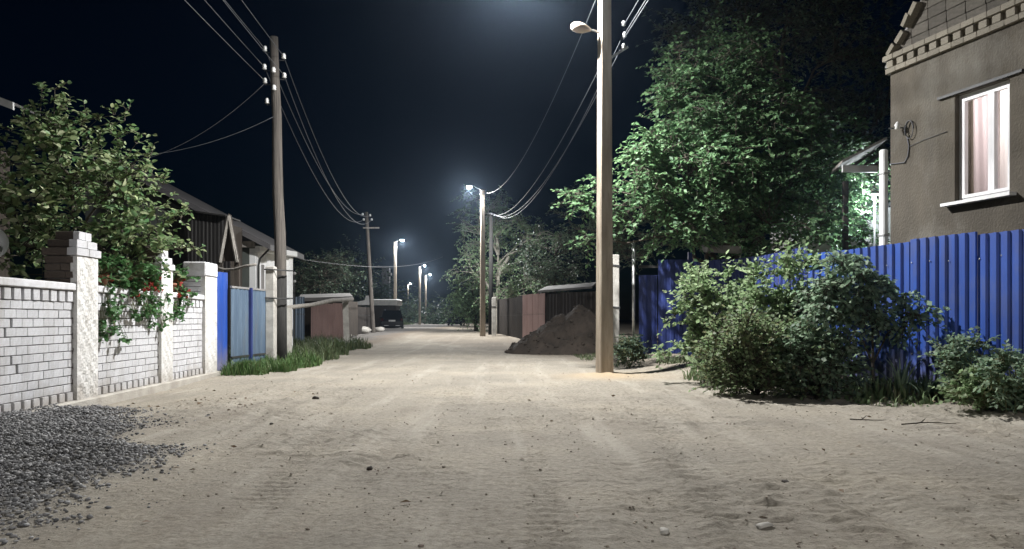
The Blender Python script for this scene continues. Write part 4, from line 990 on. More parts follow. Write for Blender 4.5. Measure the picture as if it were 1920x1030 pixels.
shrub('lower brownish shrub spreading over the sand near the road', U(1420, 12.0), 12.0, 1.05, 0.8, 0.55, 40, 63, L_SHRUB2, ll=0.08, lw=0.058, sprays=10)
shrub('dark lower shrub at the right end of the hedge by the bright blue fence', U(1530, 11.5), 11.5, 0.85, 0.42, 0.35, 28, 64, L_PLUM, ll=0.09, lw=0.06, sprays=9)
# the little tree with a drooping head
add_tree('young_plum_tree', 'young tree with thin trunk and drooping bluish leaves before the blue fence', (U(1638, 11.6), 11.6, RG(U(1638, 11.6), 11.6)), (U(1632, 11.6), 11.6, 1.75), 0.026,
         [E(1600, 540, 11.6, 60, 50, 0.35), E(1650, 560, 11.5, 60, 40, 0.35), E(1700, 590, 11.4, 45, 32, 0.3), E(1590, 490, 11.7, 35, 25, 0.25), E(1545, 570, 11.6, 40, 50, 0.3)], 62, 0.14, 7, 0.26, 7, 0.10, 0.068, L_PLUM, M['bark'], 66, droop=0.45, limb=0.012, toss=0.9)
for (u, v, Y, h, rx, lb, sd, lm_) in ((1805, 690, 10.3, 0.85, 0.36, 'small leafy bush at the foot of the blue fence, right of the young tree', 71, L_PLUM), (1905, 740, 9.2, 0.75, 0.45, 'leafy bush cut by the right edge of the picture', 72, L_PLUM),
                                       (1850, 735, 9.6, 0.45, 0.4, 'low ground plant with pale flowers before the blue fence at the right', 73, L_SHRUB), (1180, 625, 18.0, 0.7, 0.35, 'small bush between the concrete stub and the grey pipe post', 74, L_DARK)):
    x, y = U(u, Y), Y; z = RG(x, y); rg = np.random.default_rng(sd)
    st = [(x + rx * 0.5 * math.cos(a), y + 0.25 * math.sin(a), z + h * 0.7) for a in np.arange(5) * 1.25]
    add_tree('small_bush', lb, (x, y, z), (x, y, z + h * 0.5), 0.012, [(x, y, z + h * 0.55, rx, 0.3, h * 0.45)], 26, 0.12, 8, 0.2, 7, 0.07, 0.05, lm_, M['stem'], sd, up=0.4, flat=0.9, stems=st, cat='bush', limb=0.008, toss=0.9)
# iris clump: long sword leaves
def blades(name, label, cat, x, y, n, L, wdt, spread_, leafm, seed, parts=True, z=None, rad=0.12):
    rg = np.random.default_rng(seed); z = RG(x, y) if z is None else z; root = thing(name, label, cat, (x, y, z))
    for i in range(n):
        a = rg.random() * 6.283; r0 = rad * rg.random(); l = L * (0.7 + 0.5 * rg.random()); sp = spread_ * (0.3 + rg.random()); vs = []
        for k in range(6):
            t = k / 5; r = r0 + sp * l * t * t; zz_ = l * t * (1 - 0.35 * sp * t); wv = wdt * (1 - t ** 2.2) * 0.5 + 0.001
            c = Vector((math.cos(a) * r, math.sin(a) * r, zz_)); s = Vector((-math.sin(a), math.cos(a), 0)) * wv
            vs += [c - s, c + Vector((0, 0, -wv * 0.3)), c + s]
        fs = [f for k in range(5) for f in ((3 * k, 3 * k + 1, 3 * k + 4, 3 * k + 3), (3 * k + 1, 3 * k + 2, 3 * k + 5, 3 * k + 4))]
        mb = MB(); mb.add(vs, fs); mb.build('leaf', leafm, root, True)
    return root
blades('iris_clump', 'clump of long sword-shaped leaves below the young tree', 'plant', U(1690, 10.9), 10.9, 22, 0.55, 0.05, 0.55, L_PLUM, 81)
blades('iris_clump', 'smaller sword-leaved clump between the young tree and the right-hand bush', 'plant', U(1735, 10.6), 10.6, 12, 0.4, 0.04, 0.6, L_PLUM, 82)
# tiny pale flowers: part of ground plant
rg = np.random.default_rng(91)
fx = rg.uniform(0, 1, 26); pts = np.stack([U(1770, 10) + fx * 1.3, 10.0 - fx * 0.8 + rg.normal(size=26) * 0.12, np.zeros(26)], -1); pts[:, 2] = relief_at(pts[:, 0], pts[:, 1]) + 0.2 + 0.25 * rg.random(26)
stem0 = pts.copy(); stem0[:, 2] = relief_at(pts[:, 0], pts[:, 1])
fr_ = thing('white_flowers', 'scatter of small white flowers at the foot of the blue fence', 'flowers', (float(pts[0, 0]), float(pts[0, 1]), float(stem0[0, 2]))); fo = np.array(fr_.location)
Vs, Fs = tubes_np(stem0, pts, np.full(26, 0.004), np.full(26, 0.003), 3); link('stems', mesh_from('stems', Vs - fo, Fs), M['stem'], fr_)['kind'] = 'stuff'
fl_m = mat('white_petal', (0.7, 0.7, 0.66), 0.7)
for p in pts:
    mb = MB(fo); 
    for k in range(5):
        a = k * 1.2566; d = Vector((math.cos(a), math.sin(a), 0.25)) * 0.026; s = Vector((-math.sin(a), math.cos(a), 0)) * 0.013; c = Vector(p)
        mb.add([c, c + d * 0.6 + s, c + d, c + d * 0.6 - s], [(0, 1, 2, 3)])
    mb.build('flower', fl_m, fr_)
# leaf litter and broken twigs under the shrubs
n = 900; u_ = rg.random(n); x = 3.9 + 2.6 * u_ + rg.normal(size=n) * 0.25; y = 15.2 - 5.9 * u_ + rg.normal(size=n) * 0.35
k = x < fence_x(y) - 0.15; x, y = x[k], y[k]; P = np.stack([x, y, relief_at(x, y) + 0.012 + 0.02 * rg.random(len(x))], -1)
D = unit(rg.normal(size=(len(x), 3)) * np.array([1, 1, 0.25])); Nn = np.array([0, 0, 1.0]) + 0.5 * rg.normal(size=(len(x), 3))
Vv, Ff = leaves_mesh(P, D, Nn, 0.05 + 0.05 * rg.random(len(x)), 0.03 + 0.02 * rg.random(len(x)), False)
o = link('leaf_litter', mesh_from('leaf_litter', Vv, Ff), L_DRY); o['kind'] = 'stuff'; tag(o, 'dry fallen leaves lying under the shrubs', 'leaf litter')
for (u, v, ll_, a, lb) in ((1745, 787, 0.7, 0.25, 'thin dry stick lying on the sand below the right-hand bush'), (1630, 778, 0.45, -0.5, 'crooked dark branch lying below the young tree')):
    Y = 1450 * 1.13 / (v - 598); x = U(u, Y); z = RG(x, Y); pts_ = []
    for i in range(6):
        t = i / 5 - 0.5; xx, yy = x + ll_ * t * math.cos(a) + 0.04 * math.sin(i * 2.2), Y + ll_ * t * math.sin(a) * 0.5 + 0.02 * math.cos(i * 3); pts_.append((xx, yy, RG(xx, yy) + 0.015))
    mb = MB((x, Y, z)); mb.tube(pts_, [0.008, 0.008, 0.007, 0.006, 0.005, 0.003], 6)
    mb.tube([pts_[2], Vector(pts_[2]) + Vector((0.08, 0.05, 0.04))], [0.008, 0.003], 5)
    o = mb.build('dry_stick', M['bark'], None, True); o.location = (x, Y, z); tag(o, lb, 'stick')
n = 150; x = np.concatenate([rg.normal(size=60) * 0.5 - 4.3, rg.uniform(-5, 5.0, 90)]); y = np.concatenate([rg.normal(size=60) * 0.7 + 11.0, 4.5 + 13 * rg.random(90) ** 1.3])
P = np.stack([x, y, relief_at(x, y) + 0.012], -1); D = unit(rg.normal(size=(n, 3)) * np.array([1, 1, 0.2])); Nn = np.array([0, 0, 1.0]) + 0.5 * rg.normal(size=(n, 3))
Vv, Ff = leaves_mesh(P, D, Nn, 0.035 + 0.045 * rg.random(n), 0.02 + 0.02 * rg.random(n), False)
o = link('leaf_scraps', mesh_from('leaf_scraps', Vv, Ff), L_DRY); o['kind'] = 'stuff'; tag(o, 'brown leaf scraps scattered over the dirt road', 'leaf litter')
# small dark clods one can pick out on the road
for (u, v, r, lb) in ((692, 880, 0.035, 'dark clod in the left wheel track near the middle of the road'), (508, 795, 0.03, 'small dark stone on the road right of the gravel'), (592, 752, 0.05, 'dry brown leaf scrap on the road near the wall end'), (1432, 994, 0.05, 'flat pale stone at the bottom of the picture, right of centre'), (1470, 908, 0.035, 'dark clod on the road to the right'), (1245, 995, 0.045, 'pale flat clod near the bottom of the road')):
    Y = 1740 / (v - 598); x = U(u, Y); z = RG(x, Y)
    pale = 'pale' in lb
    o = rock_soup('pale_stone' if pale else 'dirt_clod', np.array([[0, 0, r * 0.25]]), np.array([r]), mat('pale_stone', (0.5, 0.47, 0.42), 0.9, bump=0.5) if pale else M['soil'], 0.4 if pale else 0.7, seed=int(u), kind=None)
    o.location = (x, Y, z); tag(o, lb, 'stone')

# ------------------------------------------------------------------ flowers on the white wall
def geranium(label, y, out, z, n, seed, red, trail=0.5):
    rg = np.random.default_rng(seed); p = wl(y, z, out); root = thing('geranium_plant', label, 'flower plant', p); org = np.array(p)
    mb = MB(p); mb.lathe(p, [(0.07, 0), (0.10, 0.13), (0.115, 0.14), (0.115, 0.17), (0.09, 0.16)], 14); mb.build('pot', M['terracotta'], root, True)
    top = np.array(p) + np.array([0, 0, 0.17])
    cl = np.concatenate([np.stack([top[0] + rg.normal(size=n) * 0.14 + 0.04, top[1] + rg.normal(size=n) * 0.24, top[2] + 0.12 + rg.normal(size=n) * 0.09, np.full(n, 0.09)], -1),
                         np.stack([top[0] + 0.14 + 0.05 * rg.random(n), top[1] + rg.normal(size=n) * 0.28, top[2] - trail * rg.random(n), np.full(n, 0.07)], -1)])
    ld, tw = foliage(cl, rg, 4, 0.10, 4, 0.075, 0.075, 0.3, 0.2, 0.9)
    V, F = leaves_mesh(*ld, wide=True); o = link('foliage', mesh_from('foliage', V - org, F), L_GER, root); o['kind'] = 'stuff'
    s, e, c = tw; c = np.repeat(top[None], len(s), 0)
    V, F = tubes_np(np.concatenate([c, s]), np.concatenate([s, e]), np.full(2 * len(s), 0.005), np.full(2 * len(s), 0.003), 3); o = link('stems', mesh_from('stems', V - org, F), M['stem'], root); o['kind'] = 'stuff'
    for i in range(red):
        c = top + np.array([0.16 + 0.05 * rg.random(), rg.normal() * 0.2, 0.12 - 0.42 * rg.random()]); mb = MB(p)
        for k in range(12):
            d = Vector(rg.normal(size=3)).normalized(); q = Vector(c) + d * 0.035; s = d.orthogonal().normalized() * 0.024; t = d.cross(s)
            mb.add([q - s, q + t, q + s + d * 0.006, q - t], [(0, 1, 2), (0, 2, 3)])
        mb.tube([top, (top + c) / 2 + np.array([0.02, 0, 0.06]), c], 0.004, 4); mb.build('flower_head', M['red_petal'], root)
    return root
geranium('potted trailing plant beside the first wall pillar, few red flowers', 11.55, -0.10, ZT + 0.257, 15, 101, 1, 0.95)
geranium('potted geranium in the middle of the wall top with green leaves', 12.35, -0.10, ZT + 0.257, 17, 102, 2, 0.7)
geranium('potted geranium with the most red flowers, before the second pillar', 13.1, -0.10, ZT + 0.257, 17, 103, 9, 0.8)
geranium('potted geranium hanging over the wall just past the second pillar', 14.25, -0.10, ZT + 0.257, 13, 104, 6, 0.6)
# satellite dish behind the wall on the far left
t = thing('satellite_dish', 'white satellite dish cut by the left edge above the wall', 'satellite dish', (U(-24, 12), 12, 0)); q = Vector(t.location); dc = Vector((q.x, 12, Zv(455, 12)))
mb = MB(q); mb.lathe(dc, [(0.02, 0.0), (0.12, 0.012), (0.21, 0.035), (0.28, 0.065), (0.275, 0.075), (0.2, 0.045), (0.11, 0.022), (0.0, 0.01)], 24, (0.75, -0.62, 0.25)); mb.build('reflector', M['white_paint'], t, True)
mb = MB(q); mb.tube([(q.x, 12, 0), (q.x, 12.04, dc.z)], 0.025, 8); mb.build('mast', M['steel'], t, True)
mb = MB(q); mb.tube([dc - Vector((0, 0, 0.25)), dc + Vector((0.32, -0.25, -0.02))], 0.01, 6); mb.lathe(dc + Vector((0.32, -0.25, -0.05)), [(0.02, 0), (0.03, 0.02), (0.03, 0.07), (0.015, 0.09)], 8); mb.build('feed_arm', M['steel'], t, True)

# ------------------------------------------------------------------ left side: gate, house, shed, poles
gl0, gl1 = Vector((wall_x(16.42), 16.42)), Vector((wall_x(16.42) + 0.02, 17.05))
sheet_fence('sheet_fence', 'narrow bright blue sheet panel at the end of the white wall', (gl0.x, gl0.y), (gl1.x + 0.02, gl1.y), 2.12, M['blue_sheet'], zbase=0.08, pitch=0.3, depth=0.025, out=1.0, ws=0.64, post=False)
t = thing('metal_gate', 'faded grey-blue double gate with a dark gap between its leaves', 'gate', (wall_x(17.1), 17.1, 0.1)); q = Vector(t.location)
gp = [(U(433, 16.95), 16.95), (U(466, 17.9), 17.9), (U(471, 18.05), 18.05), (U(501, 19.0), 19.0)]
for (a, b) in ((gp[0], gp[1]), (gp[2], gp[3])):
    lf = sheet('gate_leaf', a, b, 0.12, 1.88, M['grey_blue'], t, q, 0.22, 0.012)
    a3, b3 = Vector((*a, 0)), Vector((*b, 0)); d = (b3 - a3); mid = (a3 + b3) / 2; an = math.atan2(d.y, d.x); nrm = Vector((d.y, -d.x, 0)).normalized()
    for z in (1.9, 0.35):
        mb = MB(q); mb.box((mid.x, mid.y, z), (d.length, 0.045, 0.045), an); mb.build('frame_bar', M['grey_sheet'] if z > 1 else M['dark_steel'], lf)
mb = MB(q); mb.box((U(468.5, 18), 18.02, 1.0), (0.09, 0.09, 1.84)); mb.build('post', M['dark_blue'], t)
# small roof over the wicket
t = thing('gate_porch', 'small dark gabled roof over the yard entrance behind the wall end', 'gate roof', (U(428, 19.5), 19.5, 0.1)); q = Vector(t.location)
ap = at(428, 405, 19.5)
for u_, nm in ((412, 'rafter'), (444, 'rafter')):
    e = at(u_, 492, 19.5); mb = MB(q); mb.tube([ap, e], 0.05, 6); mb.build(nm, M['grey_wood'], t)
mb = MB(q); e0, e1 = at(413, 490, 19.6), at(443, 490, 19.6); mb.prism([e0, e1, at(428, 412, 19.6)], (0, 0, 0), (0, 0.05, 0)); mb.build('gable_board', M['dark_wood'], t)
for sgn, u_ in ((-1, 411), (1, 445)):
    e = at(u_, 493, 19.45); mb = MB(q); mb.prism([e, ap + Vector((0, 0, 0.02)), ap + Vector((0, 0, 0.06)), e + Vector((0, 0, 0.05))], (0, 0, 0), (-0.03, 0.3, 0)); mb.build('roof_slope', M['dark_wood'], t)
mb = MB(q); mb.box((U(413, 19.6), 19.65, 1.4), (0.12, 0.12, 2.7)); mb.box((U(444, 19.6), 19.65, 1.4), (0.12, 0.12, 2.7)); mb.build('post', M['dark_wood'], t)
mb = MB(q); b_ = [at(400, 500, 19.3), at(420, 506, 19.2), at(440, 505, 19.1), at(460, 499, 19.0), at(480, 496, 18.9)]; mb.tube(b_, 0.035, 6); mb.build('crossbeam', M['grey_wood'], t, True)
# brown shed
t = thing('brown_shed', 'dark brown corrugated shed behind the garden tree', 'shed', (U(360, 21.2), 21.2, 0)); q = Vector(t.location)
for i in range(4):
    a = U(318, 21.2) + i * 0.42; sheet('sheet', (a, 21.2), (a + 0.415, 21.2), 0.0, Zv(405, 21.2) + 0.13 * (3 - i) * 0.5, M['black_sheet'], t, q, 0.105, 0.012)
mb = MB(q); mb.box((U(318, 21.2) + 0.84, 21.75, 1.9), (1.6, 0.9, 3.8)); mb.build('wall', M['dark_wood'], t)
mb = MB(q); mb.prism([(U(312, 21.2), 21.0, Zv(392, 21.2)), (U(428, 21.2), 21.0, Zv(408, 21.2)), (U(428, 21.2), 21.0, Zv(405, 21.2)), (U(312, 21.2), 21.0, Zv(389, 21.2))], (0, 0, 0), (0, 1.15, 0)); mb.build('roof', M['black_sheet'], t)
# gabled house: dim gable towards us, white wall with pilasters along the street
Yh, Yf, XW = 22.6, 25.7, -7.5
t = thing('gabled_house', 'house with sloping metal roof edge and white pilastered side wall beyond the gate', 'house', (XW, Yh, 0)); q = Vector(t.location)
rk = lambda u: 350 + (u - 300) * (458 - 350) / 205.0
zE = Zv(466, Yh); xr = U(160, Yh); zr = Zv(rk(160) + 16, Yh)
mb = MB(q); mb.prism([(xr, Yh, 0), (XW, Yh, 0), (XW, Yh, zE), (xr, Yh, zr)], (0, 0, 0), (0, Yf - Yh, 0)); mb.build('wall', M['green_wall'], t)
wa, wb = Vector((XW + 0.02, Yh - 0.05, 0)), Vector((U(546, Yh + 1.9), Yh + 1.9, 0)); wd_ = wb - wa; wL = wd_.length; wd_ /= wL; wn = Vector((wd_.y, -wd_.x, 0)); wan = math.atan2(wd_.y, wd_.x)
def wpt(sx, out, z): p = wa + wd_ * sx + wn * out; return (p.x, p.y, z)
mb = MB(q); mb.box(wpt(wL / 2, -0.1, zE / 2), (wL, 0.2, zE), wan); ew = mb.build('side_wall', M['bright_white'], t)
for sx in (0.1, 0.62, 1.15, wL - 0.1):
    mb = MB(q); mb.box(wpt(sx, 0.035, zE / 2 - 0.06), (0.18, 0.06, zE - 0.14), wan); mb.build('pilaster', M['bright_white'], ew)
for sx in (0.36, wL - 0.42):
    mb = MB(q); mb.box(wpt(sx, 0.008, 2.25), (0.18, 0.012, 1.1), wan); mb.build('recess_panel', M['grey_sheet'], ew)
mb = MB(q); mb.box(wpt(wL / 2, 0.10, zE - 0.02), (wL + 0.1, 0.2, 0.17), wan, bev=0.02); mb.build('cornice', M['bright_white'], ew)
a3, b3 = at(160, rk(160), Yh - 0.35), at(507, rk(507), Yh - 0.35); th_ = Vector((0, 0, 0.16))
mb = MB(q); mb.prism([a3 - th_, b3 - th_, b3, a3], (0, 0, 0), (0, Yf - Yh + 0.5, 0)); mb.build('roof', M['roof_metal'], t)
mb = MB(q); dpts = [(XW + 0.45, Yh - 0.15, zE + 0.08), (XW + 0.42, Yh - 0.12, zE - 0.05), (XW + 0.16, Yh - 0.06, zE - 0.3), (XW + 0.12, Yh - 0.06, zE - 0.5), (XW + 0.12, Yh - 0.06, 0.3)]; mb.tube(dpts, 0.028, 8); mb.build('downpipe', M['dark_steel'], t, True)
mb = MB(q); mb.box((U(455, Yh), Yh - 0.08, Zv(459, Yh)), (0.8, 0.14, 0.18)); mb.build('beam', M['grey_wood'], t)
# dark house at the far left behind the garden tree
t = thing('dark_house', 'unlit house at the far left with a white fascia end above the garden tree', 'house', (-12, 17, 0)); q = Vector(t.location)
mb = MB(q); mb.box((-12.4, 16.75, 2.4), (2.6, 0.7, 4.9)); mb.build('wall', M['dark_wood'], t)
fa, fb = at(-120, 150, 16.2), at(24, 206, 16.2)
mb = MB(q); mb.prism([fa, fb, fb + Vector((0, 0, 0.16)), fa + Vector((0, 0, 0.16))], (0, 0, 0), (0, 0.05, 0)); mb.build('fascia', M['white_paint'], t)
mb = MB(q); up_ = Vector((0, 0.052, 0.10)); mb.prism([fa + up_, fb + up_, fb + up_ + Vector((0, 0, 0.06)), fa + up_ + Vector((0, 0, 0.06))], (0, 0, 0), (0, 0.9, 0)); mb.build('roof', M['roof_metal'], t)

# wooden pole with insulators
wp = Vector((U(526, 19.2), 19.2, 0.08))
t = thing('utility_pole', 'weathered wooden utility pole with white insulators beside the concrete stub', 'utility pole', wp)
ptop = at(514, 70, 19.2)
mb = MB(wp); mb.tube([(wp.x, 19.2, -0.3)] + [Vector((wp.x, 19.2, Zv(515, 19.2))) * (1 - i / 6) + ptop * (i / 6) + Vector((0.015 * math.sin(i * 2), 0, 0)) for i in range(7)], [0.15, 0.142, 0.137, 0.13, 0.122, 0.115, 0.108, 0.10], 14)
mb.build('shaft', M['wood_pole'], t, True)
mb = MB(wp); mb.tube([(wp.x, 19.2, -0.2), (wp.x - 0.001, 19.2, Zv(517, 19.2))], [0.157, 0.150], 14); mb.build('tarred_foot', M['tar'], t, True)  # sleeve round the pole foot, a darker tone than the shaft
INS = [(497, 92, 0), (496, 126, 0), (497, 152, 0), (532, 106, 0), (533, 142, 0), (516, 135, -0.14), (517, 168, -0.14), (501, 190, 0)]
ins_w = []
for (u, v, dy) in INS:
    p = at(u, v, 19.2); p.y += dy; ins_w.append(p)
    mb = MB(wp); mb.lathe(p - Vector((0, 0, 0.06)), [(0.03, 0), (0.058, 0.015), (0.042, 0.05), (0.056, 0.07), (0.042, 0.11), (0.03, 0.13)], 12); i_ = mb.build('insulator', M['porcelain'], t, True)
    mb = MB(wp); sx = Vector((U(515 + (v - 70) * 0.02, 19.2), 19.2, p.z - 0.08)); mb.tube([sx, p + Vector((0, 0, -0.10)), p + Vector((0, 0, -0.05))], 0.011, 5); mb.build('hook', M['dark_steel'], i_, True)
t = thing('concrete_stub', 'grey concrete stub post strapped to the wooden pole', 'post', (U(508.5, 18.95), 18.95, 0.08)); q = Vector(t.location)
mb = MB(q); mb.box((q.x, 18.95, (Zv(500, 18.95) - 0.2) / 2), (0.225, 0.2, Zv(500, 18.95) + 0.2), R(-4), bev=0.02); mb.build('shaft', M['stub'], t)
for v in (506, 559):
    mb = MB(q); mb.tube([(q.x - 0.125, 18.83, Zv(v, 18.95)), (q.x + 0.12, 18.82, Zv(v, 18.95) - 0.01), (q.x + 0.42, 19.02, Zv(v, 18.95) - 0.02), (q.x + 0.42, 19.36, Zv(v, 18.95)), (q.x - 0.125, 19.1, Zv(v, 18.95)), (q.x - 0.125, 18.83, Zv(v, 18.95))], 0.018, 5); mb.build('band', M['dark_steel'], t)
# far leaning pole
fp = Vector((U(700, 48), 48, 0.25)); t = thing('utility_pole', 'slim leaning utility pole with a short crossarm left of the parked car', 'utility pole', fp); ft = at(687, 398, 48)
mb = MB(fp); mb.tube([fp - Vector((0, 0, 0.3)), fp, (fp + ft) / 2, ft], [0.15, 0.145, 0.125, 0.10], 12); mb.build('shaft', M['wood_pole'], t, True)
fins = []
mb = MB(fp); c = at(689, 428, 48); mb.box(c + Vector((0.25, -0.12, 0)), (1.0, 0.07, 0.08)); mb.build('crossarm', M['grey_wood'], t)
for (u, v) in ((680, 402), (694, 404), (682, 412), (697, 412)):
    p = at(u, v, 48); fins.append(p); mb = MB(fp); mb.lathe(p - Vector((0, 0, 0.06)), [(0.03, 0), (0.07, 0.015), (0.05, 0.05), (0.065, 0.07), (0.045, 0.13)], 10); i_ = mb.build('insulator', M['porcelain'], t, True)
    mb = MB(fp); mb.tube([at(687.5, v + 3, 48), p - Vector((0, 0, 0.06))], 0.015, 5); mb.build('hook', M['dark_steel'], i_)
t = thing('utility_pole', 'dark wooden pole right behind the second lamp post', 'utility pole', (U(920, 47), 47, 0.25)); q = Vector(t.location)
mb = MB(q); mb.tube([(q.x, 47, 0), (q.x + 0.02, 47, 4), (U(921, 47), 47, Zv(400, 47))], [0.15, 0.13, 0.10], 12); mb.build('shaft', M['black_wood'], t, True)
mb = MB(q); mb.box((U(921, 47), 46.9, Zv(402, 47)), (0.26, 0.26, 0.06)); mb.build('cap', M['dark_steel'], t)
t = thing('concrete_stub', 'pale concrete stub post right of the second lamp post', 'post', (U(926, 45), 45, 0.22)); q = Vector(t.location)
mb = MB(q); mb.box((q.x, 45, Zv(558, 45) / 2), (0.24, 0.22, Zv(558, 45)), 0.1, bev=0.02); mb.build('shaft', M['stub'], t)
mb = MB(q); mb.box((q.x, 45, 1.9), (0.26, 0.24, 0.05), 0.1); mb.build('band', M['dark_steel'], t)

# ------------------------------------------------------------------ overhead wires
def wire(label, a, b, sag, r=0.007, material=None, group='overhead wires', nseg=40):
    a = Vector(a); b = Vector(b); mb = MB(a)
    mb.tube([a.lerp(b, i / nseg) - Vector((0, 0, sag * 4 * (i / nseg) * (1 - i / nseg))) for i in range(nseg + 1)], r, 5)
    o = mb.build('overhead_wire', material or M['wire'], None, True); o.location = a; return tag(o, label, 'wire', group)
ordn = ['uppermost', 'second', 'third', 'lowest']
bk = Vector((-4.4, -9, 0))
for k, (i, dz, dx) in enumerate(((0, 7.75, 0.0), (3, 7.85, 0.45), (1, 7.25, 0.0), (4, 7.4, 0.4), (2, 6.75, -0.2))):
    wire(['top wire at the left of the bundle running to the upper left', 'top wire at the right of the bundle running to the upper left', 'middle wire at the left of the bundle running to the upper left', 'middle wire at the right of the bundle running to the upper left', 'lowest wire running from the wooden pole to the upper left'][k], ins_w[i], (bk.x + dx, bk.y, dz), 0.25)
for k, (i, j) in enumerate(((0, 0), (3, 1), (1, 2), (4, 3))):
    wire(f'{ordn[k]} sagging wire between the wooden pole and the leaning pole', ins_w[i], fins[j], 1.15 + 0.12 * k, 0.010)
wire('service wire from the wooden pole to the dark house, upper', at(513, 219, 19.1), at(-60, 240, 17), 0.8, 0.006)
wire('fainter lower service wire from the wooden pole to the dark house', at(497, 156, 19.2), at(-40, 260, 18), 1.3, 0.004, M['cable'])
wire('service wire from the gabled house past the leaning pole', at(556, 485, 25.5), at(830, 482, 60), 0.5, 0.012, M['cable'])
l1t = Vector((P1.x, P1.y, 7.95)); l2t = Vector((U(912, 44), 44, Zv(362, 44)))
wire('cable from the nearest lamp post to the second lamp post', l1t + Vector((-0.18, 0.1, 0)), l2t, 1.1, 0.009, M['wire'])
dpt = Vector((U(921, 47), 46.9, Zv(402, 47)))
for k, (dx, dz) in enumerate(((-0.12, 0.0), (0.05, -0.15), (0.13, -0.1))):
    wire(['left', 'middle', 'right'][k] + ' wire of the three from the dark pole to the nearest lamp post', dpt + Vector((dx, 0, 0.06)), (P1.x + 0.40 * (k > 0), P1.y + 0.03, [6.7, 7.0, 7.2][k]), 1.2 + 0.2 * k, 0.009, M['wire'])
for k, (dx, dz) in enumerate(((0.40, 0.0), (0.43, 0.12), (0.42, 0.32))):
    wire(['lower', 'middle', 'upper'][k] + ' wire from the nearest lamp post bracket to the upper right', (P1.x + dx, P1.y, Zv(74, P1.y) + dz), (4.0, -11, 7.1 + dz * 1.6), 0.3, 0.010)

# ------------------------------------------------------------------ left mid-distance
t = thing('pole_rail', 'rough timber rail on two leaning posts above the long grass', 'rail', (U(540, 21), 21, 0.1)); q = Vector(t.location)
p0, p1 = at(537, 577, 21), at(660, 561, 30)
mb = MB(q); mb.tube([p0, p0.lerp(p1, .3) - Vector((0, 0, .02)), p0.lerp(p1, .6) + Vector((0, 0, .04)), p1], [0.06, 0.065, 0.075, 0.08], 10); mb.build('rail', M['grey_wood'], t, True)
mb = MB(q); mb.box((U(541, 21), 21.02, 0.75), (0.16, 0.14, 1.5), 0.2); mb.build('post', M['stub'], t)
mb = MB(q); mb.box((U(649, 29.6), 29.6, 0.95), (0.22, 0.2, 1.85), 0.2, ry=R(-2)); mb.build('post', M['stub'], t)
def panel_run(label, u0, Y0, u1, Y1, v0, v1, m_, n=4, name='sheet_fence'):
    a, b = Vector((U(u0, Y0), Y0, 0)), Vector((U(u1, Y1), Y1, 0)); root = thing(name, label, 'fence', (a.x, a.y, 0.25)); q = Vector(root.location)
    for i in range(n):
        p, r_ = a.lerp(b, i / n), a.lerp(b, (i + 1) / n - 0.004); zt = Zv(v0, Y0) * (1 - i / n) + Zv(v1, Y1) * (i / n)
        sheet('sheet', p, r_, 0.0, zt + random.uniform(-.02, .02), m_, root, q, 0.2, 0.03)
    d = (b - a); mb = MB(q); c = (a + b) / 2 + Vector((0, 0.06, 1.4)); mb.box(c, (d.length, 0.05, 0.06), math.atan2(d.y, d.x)); mb.build('rail', M['dark_steel'], root)
    return root
panel_run('maroon sheet fence behind the timber rail', 583, 35, 644, 36.5, 570, 568, M['maroon'], 3)
panel_run('grey-blue gate panel left of the maroon fence', 547, 33, 570, 34, 557, 556, M['grey_blue'], 2)
panel_run('dark brown sheet fence between the maroon fence and the leaning pole', 652, 40, 700, 52, 572, 578, M['brown_sheet'], 5)
t = thing('low_shed', 'long low shed with pale roof edge above the maroon fence', 'shed', (U(610, 38), 38, 0.3)); q = Vector(t.location)
mb = MB(q); mb.prism([at(560, 566, 37.5), at(662, 561, 38.5), at(662, 556, 38.5), at(560, 559, 37.5)], (0, 0, 0), (-1, 4, 0.3)); mb.build('roof', M['grey_sheet'], t)
mb = MB(q); mb.box((U(612, 39.5), 39.9, 1.2), (2.4, 3.2, 1.8)); mb.build('wall', M['dark_wood'], t)
t = thing('white_shed', 'shed with bright white roof edge above the parked car', 'shed', (U(722, 70), 70, 0.26)); q = Vector(t.location)
mb = MB(q); mb.box((U(722, 70), 71.5, Zv(567, 70)), (2.25, 3.0, 0.55), bev=0.06); mb.build('roof_edge', M['white_paint'], t)
mb = MB(q); mb.box((U(722, 70) - 0.1, 71.8, 1.3), (2.0, 2.4, 2.3)); mb.build('wall', M['dark_wood'], t)
t = thing('white_shed', 'small pale ruined shed top left of the leaning pole foot', 'shed', (U(682, 60), 60, 0.26)); q = Vector(t.location)
mb = MB(q); mb.prism([at(668, 572, 60), at(694, 572, 60), at(694, 554, 60), at(686, 555, 60), at(684, 563, 60), at(670, 566, 60)], (0, 0, 0), (0, 1.5, 0)); mb.build('upper_wall', M['white_paint'], t)
mb = MB(q); mb.box((U(681, 60), 60.8, 1.1), (1.0, 1.4, 1.8)); mb.build('lower_wall', M['dark_wood'], t)
for (u, v, Y, r, lb) in ((632, 628, 38, 0.32, 'pale stone in a rubble heap beside the rail post'), (655, 628, 40, 0.25, 'small pale rock near the foot of the brown fence'), (682, 617, 46, 0.6, 'large pale boulder left of the leaning pole foot'), (712, 613, 50, 0.35, 'white stone between the leaning pole and the car')):
    z = RG(U(u, Y), Y); o = rock_soup('boulder', np.array([[0, 0, r * 0.35]]), np.array([r]), M['stub'], 0.7, seed=int(u), kind=None); o.location = (U(u, Y), Y, z); tag(o, lb, 'rock')
